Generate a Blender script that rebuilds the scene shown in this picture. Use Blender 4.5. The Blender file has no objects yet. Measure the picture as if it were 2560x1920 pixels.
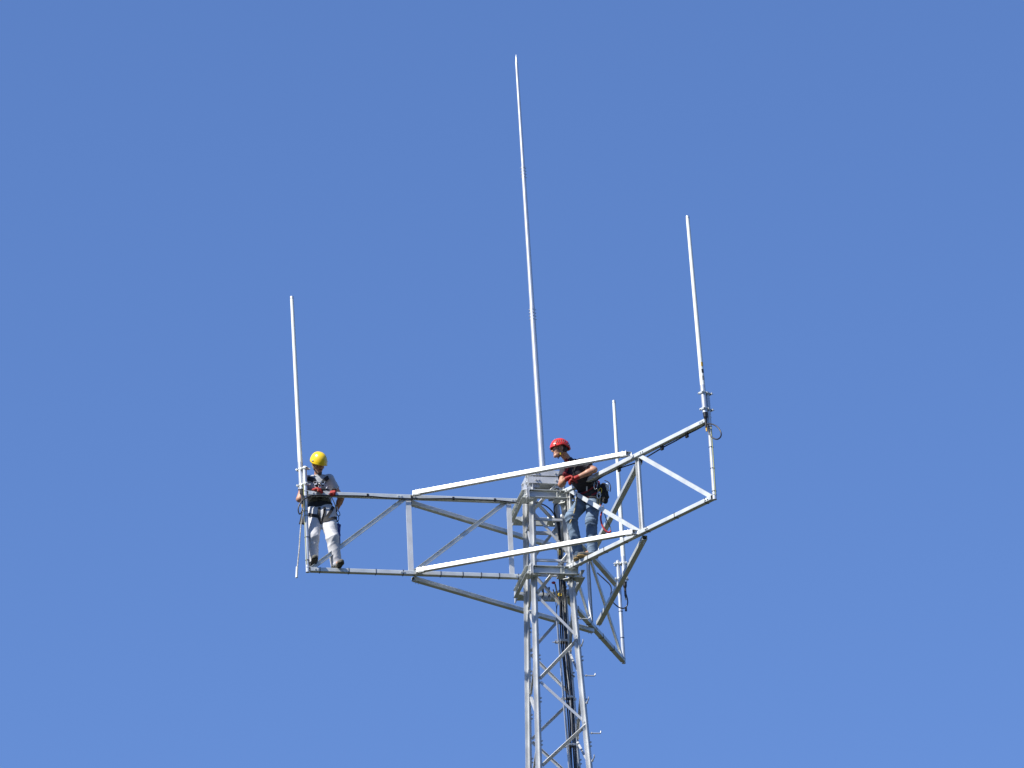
import bpy, bmesh, math, random
import numpy as np
from mathutils import Vector, Matrix
random.seed(7); rng = np.random.RandomState(5)
sc = bpy.context.scene
COL = sc.collection
D = {'cableL_loop': [(-3.27, -0.745, 1.112), (-3.266, -0.744, 1.065), (-3.262, -0.744, 0.994)], 'cableL_loop2': [(-3.304, -0.773, 0.777), (-3.322, -0.777, 0.806), (-3.329, -0.778, 0.865), (-3.305, -0.773, 0.939), (-3.256, -0.763, 1.0), (-3.201, -0.751, 1.041), (-3.136, -0.737, 1.07)], 'cableL': [(-3.137, -0.722, 1.077), (-2.762, -0.641, 1.089), (-2.397, -0.562, 1.098), (-2.118, -0.502, 1.079), (-1.849, -0.444, 1.078), (-1.552, -0.38, 1.09), (-1.243, -0.314, 1.108), (-0.956, -0.252, 1.102), (-0.68, -0.192, 1.104), (-0.496, -0.153, 1.091), (-0.339, -0.119, 1.073)], 'cableL_in': [(-0.339, -0.25, 1.016), (-0.17, -0.2, 1.031), (-0.061, -0.12, 1.057), (0.035, -0.05, 1.035), (0.113, 0.0, 0.963), (0.157, 0.03, 0.861), (0.175, 0.03, 0.681)], 'cableL_in2': [(0.195, -0.1, 1.052), (0.145, -0.05, 1.053), (0.121, 0.0, 1.016), (0.138, 0.02, 0.929), (0.176, 0.04, 0.805)], 'cableR_loop': [(2.186, -2.518, 1.006), (2.193, -2.527, 0.88), (2.235, -2.573, 0.794), (2.293, -2.637, 0.735), (2.345, -2.695, 0.749), (2.349, -2.7, 0.816), (2.314, -2.66, 0.906), (2.261, -2.602, 0.975), (2.202, -2.537, 1.02), (2.156, -2.486, 1.029)], 'cableR': [(2.162, -2.336, 1.097), (2.042, -2.203, 1.089), (1.911, -2.059, 1.092), (1.768, -1.901, 1.078), (1.62, -1.738, 1.078), (1.423, -1.52, 1.058), (1.304, -1.389, 1.039), (1.234, -1.311, 1.052), (1.017, -1.072, 1.093), (0.872, -0.911, 1.096), (0.788, -0.818, 1.097)], 'cableB_loop': [(1.099, 3.0, 0.994), (1.122, 3.0, 0.888), (1.128, 3.0, 0.808), (1.102, 3.0, 0.748), (1.05, 3.0, 0.729), (1.0, 3.0, 0.748), (0.962, 3.0, 0.78), (0.919, 3.0, 0.826), (0.883, 3.0, 0.895)], 'cableB': [(0.877, 2.6, 0.766), (0.899, 2.6, 0.863), (0.886, 2.6, 0.937), (0.822, 2.6, 1.008), (0.763, 2.6, 1.073), (0.71, 2.6, 1.131)], 'bundle': [(0.184, 0.03, 0.859), (0.183, 0.03, 0.503), (0.181, 0.03, 0.148), (0.191, 0.04, -0.201), (0.174, 0.05, -0.431), (0.171, 0.05, -0.665), (0.164, 0.05, -0.903), (0.184, 0.05, -1.305), (0.201, 0.06, -1.723), (0.206, 0.06, -2.051), (0.199, 0.06, -2.394), (0.198, 0.06, -2.736), (0.198, 0.06, -3.471)], 'rail': [(0.075, 0.0, -0.645), (0.146, 0.0, -1.657), (0.139, 0.0, -2.755), (0.152, 0.0, -3.546)], 'clampc': [(0.161, 0.03, -0.923), (0.211, 0.03, -1.741), (0.198, 0.03, -2.422)], 'rope': [(-3.267, -0.62, 0.907), (-3.279, -0.62, 0.866), (-3.298, -0.62, 0.738), (-3.32, -0.62, 0.533), (-3.336, -0.62, 0.328), (-3.356, -0.62, 0.183), (-3.371, -0.62, 0.037)], 'ropeend': [(-3.371, -0.62, 0.043), (-3.382, -0.62, -0.073)], 'bluebag': [(-2.831, -0.45, 0.768), (-2.804, -0.45, 0.743), (-2.83, -0.45, 0.432)], 'sling': [(0.053, 0.38, 0.06), (0.09, 0.3, -0.205), (0.091, 0.3, -0.294), (0.086, 0.3, -0.511)], 'yclip': [(0.127, 0.28, -0.127), (0.175, 0.28, -0.142)], 'redblk': [(0.069, 0.36, 0.051), (0.096, 0.3, -0.188)], 'red_toeL': (0.405, -0.563, 0.055), 'red_heelL': (0.566, -0.515, 0.055), 'red_toeR': (0.311, -0.179, 0.3), 'redlan': [(0.765, -0.75, 0.624), (0.745, -0.75, 0.549), (0.741, -0.75, 0.49), (0.754, -0.75, 0.413), (0.787, -0.75, 0.341), (0.823, -0.75, 0.304), (0.855, -0.75, 0.302), (0.867, -0.75, 0.325)], 'greylan': [(0.799, -0.75, 0.558), (0.831, -0.75, 0.456), (0.865, -0.75, 0.378), (0.867, -0.75, 0.325)], 'beigelan': [(0.44, -0.45, 0.974), (0.435, -0.45, 0.886), (0.407, -0.45, 0.757), (0.375, -0.45, 0.652), (0.326, -0.45, 0.543)], 'Y_belt': (-3.066, -0.6, 0.976), 'tiesL': [3.133, 2.741, 2.37, 1.998, 1.483, 1.18, 0.927, 0.679, 0.414], 'tiesR': [3.145, 2.555, 2.005, 1.563, 1.163, 0.833, 0.542], 'clipsL': [2.453, 1.847, 1.272, 0.695], 'clipsR': [2.841, 2.354, 1.958, 1.5], 'poleties': {'L': [1.069, 0.85, 0.786, 0.468, 0.131], 'R': [1.009, 0.711, 0.406, 0.077], 'B': [0.751, 0.347]}, 'steps': [0.553, 0.128, -0.29, -0.711, -1.124, -1.534, -1.942, -2.371, -2.769], 'poletop': {'L': 1.525, 'R': 1.411, 'B': 1.538}}
Ds = {'y_shR': [(-3.197, -0.66, 1.383), (-3.152, -0.7, 1.357), (-3.109, -0.72, 1.31), (-3.072, -0.72, 1.261), (-3.031, -0.72, 1.199)], 'y_shL': [(-2.908, -0.7, 1.356), (-2.945, -0.72, 1.343), (-2.979, -0.73, 1.299), (-2.996, -0.73, 1.246), (-3.02, -0.72, 1.199)], 'y_down': [(-3.025, -0.72, 1.199), (-3.034, -0.7, 1.131), (-3.038, -0.66, 1.06), (-3.043, -0.62, 0.977)], 'y_legR1': [(-3.045, -0.6, 0.951), (-3.065, -0.6, 0.822), (-3.058, -0.55, 0.755), (-3.046, -0.5, 0.711)], 'y_legL1': [(-2.98, -0.6, 0.947), (-2.977, -0.6, 0.847), (-3.003, -0.57, 0.755), (-3.036, -0.5, 0.704)], 'y_loopR': [(-3.059, -0.6, 0.816), (-3.112, -0.62, 0.828), (-3.172, -0.6, 0.846), (-3.22, -0.5, 0.886)], 'y_loopL': [(-2.997, -0.58, 0.75), (-2.947, -0.62, 0.736), (-2.893, -0.6, 0.759), (-2.848, -0.5, 0.812)], 'y_diag': [(-2.857, -0.55, 0.974), (-2.9, -0.62, 0.863), (-2.956, -0.62, 0.784), (-2.997, -0.58, 0.75)], 'y_buckR': [(-3.099, -0.76, 1.289)], 'y_buckL': [(-2.985, -0.77, 1.29)], 'r_sh': [(0.308, -0.8, 1.402), (0.294, -0.86, 1.322), (0.274, -0.9, 1.246), (0.276, -0.9, 1.181)], 'r_back': [(0.372, -0.7, 1.509), (0.436, -0.72, 1.49), (0.498, -0.75, 1.42), (0.558, -0.8, 1.305)], 'krab': [(-2.837, -0.5, 1.007), (-2.819, -0.48, 0.926), (-2.827, -0.46, 0.87), (-2.812, -0.45, 0.838), (-2.802, -0.45, 0.814)], 'glove2': [(-2.856, -0.69, 1.114)]}

# ---------------------------------------------------------------- camera, sky, sun, exposure
ZG = 26.77                      # height of the lower chord plane above the ground
TH = 3.35373                    # heading of the first outrigger arm
cam_d = bpy.data.cameras.new('camera'); cam = bpy.data.objects.new('camera', cam_d); COL.objects.link(cam)
_R = Vector((0.99874956, 0.0212036, -0.04527397)); _U = Vector((0.04999324, -0.42359892, 0.90446926)); _F = Vector((0, 0.9056016, 0.42412927))
M = Matrix((( _R.x, _U.x, -_F.x, -0.36101), (_R.y, _U.y, -_F.y, -59.98826), (_R.z, _U.z, -_F.z, ZG-25.16814), (0, 0, 0, 1)))
cam.matrix_world = M
cam_d.sensor_width = 36.0; cam_d.lens = 36.0*11982.75/2560.0
cam_d.clip_start = 0.5; cam_d.clip_end = 6000
sc.camera = cam
SUN_EL, SUN_AZ = math.radians(46), math.radians(217)      # azimuth counter-clockwise from +X
w = bpy.data.worlds.new('World'); sc.world = w; w.use_nodes = True
nt = w.node_tree; bg = nt.nodes['Background']
sky = nt.nodes.new('ShaderNodeTexSky'); sky.sky_type = 'NISHITA'; sky.sun_disc = False
sky.sun_elevation = SUN_EL; sky.sun_rotation = math.pi/2 - SUN_AZ
sky.altitude = 100; sky.air_density = 1.0; sky.dust_density = 0.0; sky.ozone_density = 3.0
gm = nt.nodes.new('ShaderNodeGamma'); gm.inputs['Gamma'].default_value = 0.72           # softens the sky's gradient
tn = nt.nodes.new('ShaderNodeVectorMath'); tn.operation = 'MULTIPLY'; tn.inputs[1].default_value = (0.62, 0.855, 1.375)
nt.links.new(sky.outputs[0], gm.inputs['Color']); nt.links.new(gm.outputs[0], tn.inputs[0]); nt.links.new(tn.outputs[0], bg.inputs[0])
bg.inputs[1].default_value = 0.10
sun_d = bpy.data.lights.new('sun', 'SUN'); sun_d.energy = 5.0; sun_d.angle = math.radians(0.5); sun_d.color = (1.0, 0.955, 0.88)
sun = bpy.data.objects.new('sun', sun_d); COL.objects.link(sun)
_s = Vector((math.cos(SUN_EL)*math.cos(SUN_AZ), math.cos(SUN_EL)*math.sin(SUN_AZ), math.sin(SUN_EL)))
sun.rotation_euler = _s.to_track_quat('Z', 'Y').to_euler(); sun.location = (-30, -30, 60)
sc.view_settings.view_transform = 'Standard'; sc.view_settings.look = 'None'; sc.view_settings.exposure = 0.85; sc.view_settings.gamma = 1.0

# ---------------------------------------------------------------- materials
def mat(name, col, rough=0.5, metal=0.0, noise=None, bump=None, spec=0.5, coat=0.0, second=None, sheen=0):
    col = tuple(c*.84 for c in col); second = tuple(c*.84 for c in second) if second else None
    m = bpy.data.materials.new(name); m.use_nodes = True; n = m.node_tree; b = n.nodes['Principled BSDF']
    b.inputs['Base Color'].default_value = (*col, 1); b.inputs['Roughness'].default_value = rough; b.inputs['Metallic'].default_value = metal
    b.inputs['Specular IOR Level'].default_value = spec; b.inputs['Coat Weight'].default_value = coat
    if sheen: b.inputs['Sheen Weight'].default_value = sheen
    tc = n.nodes.new('ShaderNodeTexCoord')
    if noise:
        sc_, amt, var = noise
        t = n.nodes.new('ShaderNodeTexNoise'); t.inputs['Scale'].default_value = sc_; t.inputs['Detail'].default_value = 6
        n.links.new(tc.outputs['Object'], t.inputs['Vector'])
        r = n.nodes.new('ShaderNodeValToRGB'); r.color_ramp.elements[0].position = 0.32; r.color_ramp.elements[1].position = 0.68
        c2 = second or tuple(c*(1-amt) for c in col)
        r.color_ramp.elements[0].color = (*c2, 1); r.color_ramp.elements[1].color = (*[min(1, c*(1+amt*0.5)) for c in col], 1)
        n.links.new(t.outputs['Fac'], r.inputs['Fac']); n.links.new(r.outputs['Color'], b.inputs['Base Color'])
        if var:
            mr = n.nodes.new('ShaderNodeMapRange'); mr.inputs['To Min'].default_value = max(0.05, rough-var); mr.inputs['To Max'].default_value = rough+var
            n.links.new(t.outputs['Fac'], mr.inputs['Value']); n.links.new(mr.outputs['Result'], b.inputs['Roughness'])
    if bump:
        t2 = n.nodes.new('ShaderNodeTexNoise'); t2.inputs['Scale'].default_value = bump[0]; t2.inputs['Detail'].default_value = 8
        n.links.new(tc.outputs['Object'], t2.inputs['Vector'])
        bn = n.nodes.new('ShaderNodeBump'); bn.inputs['Strength'].default_value = bump[1]; bn.inputs['Distance'].default_value = 0.01
        n.links.new(t2.outputs['Fac'], bn.inputs['Height']); n.links.new(bn.outputs['Normal'], b.inputs['Normal'])
    return m
GALV = mat('galvanised_steel', (0.68, 0.71, 0.70), 0.45, 0.5, noise=(6, 0.13, 0.06))
GALVP = mat('pale_galvanised_steel', (0.74, 0.75, 0.74), 0.42, 0.45, noise=(5, 0.12, 0.06))  # paler, slightly smoother variant of the main galvanised steel
TOWER = mat('dull_galvanised_steel', (0.68, 0.695, 0.70), 0.46, 0.5, noise=(4, 0.2, 0.08))
WHITE = mat('white_fibreglass', (0.80, 0.83, 0.80), 0.38, 0, noise=(4, 0.05, 0.05), coat=0.15)
ALU = mat('aluminium_tube', (0.68, 0.70, 0.72), 0.34, 0.55, noise=(3, 0.10, 0.06))
BLACK = mat('black_rubber', (0.012, 0.012, 0.014), 0.42)
WEB = mat('black_webbing', (0.018, 0.018, 0.022), 0.8, bump=(220, 0.5))
REDW = mat('red_webbing', (0.20, 0.010, 0.018), 0.75)
CHROME = mat('polished_steel', (0.62, 0.62, 0.60), 0.25, 0.9)
YELH = mat('yellow_helmet_shell', (0.88, 0.60, 0.015), 0.28, coat=0.25, noise=(5, 0.03, 0.04))
REDH = mat('red_helmet_shell', (0.70, 0.035, 0.022), 0.28, coat=0.25, noise=(5, 0.04, 0.04))
SKIN = mat('skin', (0.46, 0.235, 0.15), 0.5, noise=(18, 0.14, 0.05)); SKIN.node_tree.nodes['Principled BSDF'].inputs['Subsurface Weight'].default_value = 0.05
STUB = mat('dark_stubble', (0.075, 0.045, 0.035), 0.75)
HAIR = mat('dark_hair', (0.03, 0.02, 0.015), 0.7)
GREYT = mat('grey_cotton', (0.43, 0.45, 0.48), 0.9, noise=(14, 0.10, 0), bump=(160, 0.25), sheen=0.2)
NAVYT = mat('dark_navy_cotton', (0.020, 0.020, 0.031), 0.9, bump=(160, 0.25))
WHTP = mat('white_trouser_cloth', (0.60, 0.60, 0.62), 0.9, noise=(8, 0.12, 0), bump=(160, 0.2))
JEAN = mat('washed_denim', (0.16, 0.23, 0.32), 0.85, noise=(9, 0.3, 0), bump=(260, 0.3), second=(0.065, 0.105, 0.17))
GLOVE = mat('red_glove_fabric', (0.33, 0.015, 0.010), 0.7)
SHOEM = mat('worn_shoe_leather', (0.11, 0.105, 0.085), 0.75, noise=(30, 0.4, 0))
SOLED = mat('dark_rubber_sole', (0.03, 0.028, 0.02), 0.6)
SOLET = mat('tan_rubber_sole', (0.42, 0.28, 0.11), 0.65)
BLUEB = mat('blue_bag_fabric', (0.03, 0.05, 0.22), 0.7, bump=(60, 0.4))
ROPEM = mat('white_rope', (0.55, 0.54, 0.50), 0.85, bump=(120, 0.8), noise=(70, 0.5, 0))
BEIGE = mat('beige_rope', (0.42, 0.34, 0.18), 0.85, bump=(120, 0.8))
REDR = mat('red_rope_sleeve', (0.40, 0.02, 0.025), 0.7)
GRNY = mat('green_yellow_wire', (0.40, 0.42, 0.17), 0.5)
YELP = mat('yellow_tape', (0.70, 0.42, 0.03), 0.5)
LBL = mat('dark_label', (0.03, 0.03, 0.035), 0.5)
LBL2 = mat('grey_label', (0.32, 0.33, 0.33), 0.5)
YCLIP = mat('yellow_anodised_metal', (0.78, 0.55, 0.03), 0.35, 0.3)
RBLK = mat('red_anodised_metal', (0.40, 0.02, 0.03), 0.4, 0.3)
OLIVE = mat('olive_pouch_fabric', (0.13, 0.135, 0.12), 0.85)
EYEW = mat('eye', (0.6, 0.58, 0.55), 0.3); LIPS = mat('lips', (0.36, 0.13, 0.10), 0.5)
GRASS = mat('grass', (0.030, 0.033, 0.012), 0.9, noise=(0.35, 0.45, 0), bump=(8, 1.0)); CONC = mat('concrete', (0.36, 0.35, 0.33), 0.85, noise=(2, 0.2, 0))

# ---------------------------------------------------------------- mesh helpers (structural coordinates: z=0 at the lower chords)
def V(*a): return np.array(a[0] if len(a) == 1 else a, float)
def nrm(v): v = np.asarray(v, float); return v/np.linalg.norm(v)
class MB:
    def __init__(s): s.v = []; s.f = []; s.sm = []
    def add(s, vs, fs, smooth=False):
        o = len(s.v); s.v += [tuple(map(float, p)) for p in vs]; s.f += [tuple(i+o for i in f) for f in fs]; s.sm += [smooth]*len(fs)
    def prism(s, prof, p0, p1, xd, closed=True, smooth=False, hollow=None):
        p0, p1 = V(p0), V(p1); a = nrm(p1-p0); x = V(xd); x = nrm(x - a*np.dot(x, a)); y = np.cross(a, x); n = len(prof)
        vs = [p + x*q[0] + y*q[1] for p in (p0, p1) for q in prof]
        fs = [(i, (i+1) % n, n+(i+1) % n, n+i) for i in range(n)]
        if hollow:
            vs += [p + x*q[0] + y*q[1] for p in (p0, p1) for q in hollow]
            for i in range(n):
                j = (i+1) % n
                fs += [(2*n+j, 2*n+i, 3*n+i, 3*n+j), (j, i, 2*n+i, 2*n+j), (n+i, n+j, 3*n+j, 3*n+i)]
            s.add(vs, fs, smooth)
        else:
            s.add(vs, fs, smooth)
            # end caps as triangles fans through polygon (profiles are simple)
            s.add(vs[:n], [tuple(range(n-1, -1, -1))]); s.add(vs[n:], [tuple(range(n))])
    def box(s, p0, p1, xd, w, h): s.prism([(-w/2, -h/2), (w/2, -h/2), (w/2, h/2), (-w/2, h/2)], p0, p1, xd)
    def rbox(s, p0, p1, xd, w, h, r=0.006):
        s.prism(rrect(w, h, r), p0, p1, xd, smooth=False)
    def tube_box(s, p0, p1, xd, w, h, t=0.005, r=0.007): s.prism(rrect(w, h, r), p0, p1, xd, hollow=rrect(w-2*t, h-2*t, max(r-t, 0.001)))
    def cyl(s, p0, p1, r0, r1=None, n=20):
        r1 = r0 if r1 is None else r1
        p0, p1 = V(p0), V(p1); a = nrm(p1-p0); x = nrm(np.cross(a, V(0.3, 0.5, 0.81) if abs(a[2]) > .5 else V(0, 0, 1))); y = np.cross(a, x)
        c = [(math.cos(2*math.pi*i/n), math.sin(2*math.pi*i/n)) for i in range(n)]
        vs = [p0+(x*i+y*j)*r0 for i, j in c]+[p1+(x*i+y*j)*r1 for i, j in c]
        s.add(vs, [(i, (i+1) % n, n+(i+1) % n, n+i) for i in range(n)], True)
        s.add(vs[:n], [tuple(range(n-1, -1, -1))]); s.add(vs[n:], [tuple(range(n))])
    def sweep(s, pts, r, n=10, smooth_iter=2, flat=None):
        P = [V(p) for p in pts]
        for _ in range(smooth_iter):                     # Chaikin corner cutting
            Q = [P[0]]
            for a, b in zip(P[:-1], P[1:]): Q += [a*.75+b*.25, a*.25+b*.75]
            P = Q+[P[-1]]
        rr = r if callable(r) else (lambda t: r)
        T = [nrm(P[min(i+1, len(P)-1)]-P[max(i-1, 0)]) for i in range(len(P))]
        x = nrm(np.cross(T[0], V(0.31, 0.52, 0.79))); rings = []
        for i, (p, t) in enumerate(zip(P, T)):
            x = nrm(x-t*np.dot(x, t)); y = np.cross(t, x); q = rr(i/(len(P)-1))
            rings += [p+(x*math.cos(2*math.pi*k/n)+y*math.sin(2*math.pi*k/n))*q for k in range(n)]
        fs = [(i*n+k, i*n+(k+1) % n, (i+1)*n+(k+1) % n, (i+1)*n+k) for i in range(len(P)-1) for k in range(n)]
        s.add(rings, fs, True); s.add(rings[:n], [tuple(range(n-1, -1, -1))]); s.add(rings[-n:], [tuple(range(n))])
    def bolt(s, p, ax, r=0.011, h=0.012, shank=0.0):
        p = V(p); ax = nrm(ax); s.cyl(p-ax*.002, p+ax*.003, r*1.5, n=12); s.cyl(p+ax*.003, p+ax*h, r, n=6)
        if shank: s.cyl(p+ax*h, p+ax*(h+shank), r*.5, n=8)
    def ball(s, c, r, n=10, sc_=(1, 1, 1)):
        vs = []; fs = []
        for i in range(n+1):
            for j in range(2*n):
                t = math.pi*i/n; q = math.pi*j/n
                vs.append(V(c)+V(math.sin(t)*math.cos(q)*sc_[0], math.sin(t)*math.sin(q)*sc_[1], math.cos(t)*sc_[2])*r)
        for i in range(n):
            for j in range(2*n): fs.append((i*2*n+j, (i+1)*2*n+j, (i+1)*2*n+(j+1) % (2*n), i*2*n+(j+1) % (2*n)))
        s.add(vs, fs, True)
    def build(s, name, m, root=None, label=None):
        me = bpy.data.meshes.new(name); off = ROOTLOC[root.name] if root is not None else V(0, 0, -ZG)
        me.from_pydata([tuple(V(p)-off) for p in s.v], [], s.f); me.polygons.foreach_set('use_smooth', s.sm)
        bm = bmesh.new(); bm.from_mesh(me); bmesh.ops.recalc_face_normals(bm, faces=bm.faces); bm.to_mesh(me); bm.free()
        me.materials.append(m); me.update()
        return link(name, me, root, label)
def link(name, me, root, label=None):
    o = bpy.data.objects.new(name, me); COL.objects.link(o)
    if root is not None:
        o.parent = root; ROOTLOC[o.name] = ROOTLOC[root.name]
    if label: o['label'] = label
    return o
def rrect(w, h, r, k=3):
    out = []
    for cx, cy, a0 in ((w/2-r, h/2-r, 0), (-w/2+r, h/2-r, 90), (-w/2+r, -h/2+r, 180), (w/2-r, -h/2+r, 270)):
        for i in range(k+1):
            a = math.radians(a0+90*i/k); out.append((cx+r*math.cos(a), cy+r*math.sin(a)))
    return out
def channel(w, d, t=0.005): # web along x (width w) at y=0, flanges towards +y
    return [(-w/2, 0), (w/2, 0), (w/2, d), (w/2-t, d), (w/2-t, t), (-w/2+t, t), (-w/2+t, d), (-w/2, d)]
def angle(a, b, t=0.005): return [(0, 0), (a, 0), (a, t), (t, t), (t, b), (0, b)]
def cross(a, t=0.006):
    h = t/2; return [(h, h), (a, h), (a, -h), (h, -h), (h, -a), (-h, -a), (-h, -h), (-a, -h), (-a, h), (-h, h), (-h, a), (h, a)]
ROOTLOC = {}
def thing(name, label, cat, loc=(0, 0, 0), group=None):
    o = bpy.data.objects.new(name, None); COL.objects.link(o); loc = V(loc); o.empty_display_size = 0.2
    o.location = tuple(loc+V(0, 0, ZG)); ROOTLOC[o.name] = loc; o['label'] = label; o['category'] = cat
    if group: o['group'] = group
    return o

# ---------------------------------------------------------------- ground
g = MB(); n = 24; S = 1500
for i in range(n+1):
    for j in range(n+1): g.v.append((-S+2*S*i/n, -S+2*S*j/n, -ZG))
for i in range(n):
    for j in range(n): g.f.append((i*(n+1)+j, (i+1)*(n+1)+j, (i+1)*(n+1)+j+1, i*(n+1)+j+1)); g.sm.append(False)
go = g.build('ground', GRASS); go['kind'] = 'structure'; go['label'] = 'flat green meadow at the foot of the mast'

m = MB(); N = 96; rr_ = np.random.RandomState(3); ph_ = rr_.uniform(0, 6.28, 6)  # unseen hill ring, added to block the bright low sky and deepen shade
HSCREEN = mat('horizon_screen_green', (0.022, 0.034, 0.012), 0.95, noise=(0.05, 0.5, 0), bump=(0.4, 1.0))
for ring_ in range(6):
    for i in range(N):
        a = 2*math.pi*i/N; top = 78+22*math.sin(3*a+ph_[0])+12*math.sin(7*a+ph_[1])+6*math.sin(17*a+ph_[2]); t_ = ring_/5
        R0 = 520+340*t_; m.v.append((R0*math.cos(a), R0*math.sin(a), -ZG-1+top*math.sin(t_*math.pi/2)+(3*rr_.rand() if ring_ else 0)))
for ring_ in range(5):
    for i in range(N): m.f.append((ring_*N+i, ring_*N+(i+1) % N, (ring_+1)*N+(i+1) % N, (ring_+1)*N+i)); m.sm.append(True)
ho = m.build('horizon_screen', HSCREEN); ho['kind'] = 'structure'; ho['label'] = 'unseen dark green ring added to screen off bright horizon light'

# ---------------------------------------------------------------- lattice tower
H = 1.12
PHI = TH-math.pi
E1 = V(math.cos(PHI), math.sin(PHI), 0); E2 = V(-math.sin(PHI), math.cos(PHI), 0); EZ = V(0, 0, 1)
def T(a, b, z): return E1*a+E2*b+EZ*z
def ctr(z): return max(0.0, 0.02-0.008*z)*1.0 if z < 0 else 0.0
def side(z): return 0.505-0.0625*z
def leg(i, z):      # 0 front-left 1 front-right 2 back-right 3 back-left
    sx, sy = ((-1, -1), (1, -1), (1, 1), (-1, 1))[i]; h = side(z)/2
    return T(sx*h+min(0.03, ctr(z)), sy*h, z)
tower = thing('lattice_tower', 'tall square galvanised steel lattice tower tapering upwards under the outrigger arms', 'tower', (0, 0, -ZG))
ZT = 1.40
for i in range(4):
    m = MB(); m.prism(cross(0.045, .008), leg(i, -ZG+.25), leg(i, ZT), E1*math.cos(.15)+E2*math.sin(.15))
    # bolt groups along the leg
    for k in range(-6, 3):
        z = -0.35+0.62*k
        if z > ZT-.1: continue
        for dz in (0, 0.055):
            p = leg(i, z+dz+.28)
            m.bolt(p-E2*.003+E1*.026, -E2, .008, .007); m.bolt(p-E2*.003-E1*.024, -E2, .008, .007); m.bolt(p+E2*.003+E1*.026, E2, .008, .007)
    m.build('leg', TOWER, tower)
def brace(a, b, inw, name='brace', w=0.04, target=None):
    a, b = V(a), V(b); d = nrm(b-a); a2 = a+d*.01; b2 = b-d*.01
    m = target or MB(); x = np.cross(d, inw); x = x if x[2] > 0 else -x; y = np.cross(d, x); so = 1 if np.dot(y, -V(inw)) > 0 else -1
    right = np.cross(EZ, -V(inw)); so = -so
    slash = np.dot(d, right)*d[2] > 0 and inw is E2; tl = math.radians(-46 if slash else 8); out_ = -V(inw)
    x = nrm(x*math.cos(tl)-out_*math.sin(tl)*1.0) if True else x
    w = .055 if slash else w; fl = .006 if slash else .032
    t_ = .005; pr = [(-w/2, 0), (w/2, 0), (w/2, so*fl), (w/2-t_, so*fl), (w/2-t_, so*t_), (-w/2, so*t_)]
    m.prism(pr, a2, b2, x)
    m.bolt(a+d*.03, -V(inw), .009); m.bolt(b-d*.03, -V(inw), .009)
    if target is None: m.build(name, TOWER, tower)
lower = MB()
faces = ((0, 1, E2, 0), (1, 2, -E1, 0), (2, 3, -E2, 0), (3, 0, E1, 0))
# nodes of the zigzag: on each face leg A at z = -0.37+1.25k, leg B at -0.99+1.25k
for ia, ib, inw, _ in faces:
    z = -0.37+1.25
    stepz = 1.25
    while z > -ZG+1.5:
        lz = z
        for za, zb in ((lz, lz-.62), (lz-stepz, lz-.62)):
            if max(za, zb) > ZT-.05: continue
            a = leg(ia, za); b = leg(ib, zb); off = -V(inw)*0.006
            d = nrm(b-a); a = a+d*.02+off; b = b-d*.02+off
            if min(za, zb) > -4.5: brace(a, b, inw)
            else: brace(a, b, inw, target=lower, w=0.05)
        z -= stepz
    a = leg(ia, 0.87+.0); b = leg(ib, 0.87+.63)
    if True:
        p, q = leg(ia, 0.88), leg(ib, 1.37); d = nrm(q-p); brace(p+d*.02-V(inw)*.006, q-d*.02-V(inw)*.006, inw)
lower.build('lower_lattice', TOWER, tower)
# horizontal struts inside the head of the tower
for z in (0.74, 0.13):
    for ia, ib, inw, _ in faces:
        p, q = leg(ia, z), leg(ib, z); d = nrm(q-p); m = MB(); m.prism(angle(.045, .03, .005), p+d*.02+V(inw)*.012, q-d*.02+V(inw)*.012, EZ); m.build('strut', TOWER, tower)
# head frame: two channels stacked on each side and the closing plate
for ia, ib, inw, _ in faces:
    for z0, hh, nm in ((1.335, 0.095, 'head_beam'), (1.44, 0.07, 'head_beam')):
        p, q = leg(ia, z0), leg(ib, z0); d = nrm(q-p); ex = .045 if inw is E2 or ia in (0, 2) else -.012
        m = MB(); m.prism(channel(hh, .05, .006), p-d*ex-V(inw)*.012, q+d*ex-V(inw)*.012, EZ) if False else m.prism([(x, -y) for x, y in channel(hh, .045, .006)], p-d*ex-V(inw)*.05, q+d*ex-V(inw)*.05, EZ)
        for s in (.05, .09):
            m.bolt(p+d*s-V(inw)*.056, -V(inw), .010); m.bolt(q-d*s-V(inw)*.056, -V(inw), .010)
        m.build(nm, TOWER, tower)
h = side(1.4)/2-.01; m = MB(); m.box(T(0, -h, 1.395), T(0, h, 1.395), E1, 2*h, .01); m.build('head_plate', TOWER, tower)
h2 = h+.055; m = MB(); m.box(T(0, -h2, 1.481), T(0, h2, 1.481), E1, 2*h2, .01)
m.cyl(T(0, 0, 1.487), T(0, 0, 1.499), .11, n=28)
for k in range(8): a = k*math.pi/4+.2; m.bolt(T(.085*math.cos(a), .085*math.sin(a), 1.499), EZ, .011, .016, .02)
m.build('top_plate', TOWER, tower)
for i in range(4): # gusset plates where the legs meet the head
    sx, sy = ((-1, -1), (1, -1), (1, 1), (-1, 1))[i]; p = leg(i, 1.29)
    m = MB(); m.box(p+E2*sy*.011+E1*(-sx*.05)+EZ*-.05, p+E2*sy*.011+E1*(-sx*.05)+EZ*.09, E1, .11, .006)
    for dx, dz in ((.02, -.02), (-.02, .03)): m.bolt(p+E2*sy*.014+E1*(-sx*.05+dx)+EZ*dz, E2*sy, .010)
    m.build('gusset_plate', TOWER, tower)
for i in range(4): m = MB(); m.box(leg(i, -ZG)+EZ*0.0, leg(i, -ZG)+EZ*.3, E1, .7, .7); m.build('footing', CONC, tower)
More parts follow.
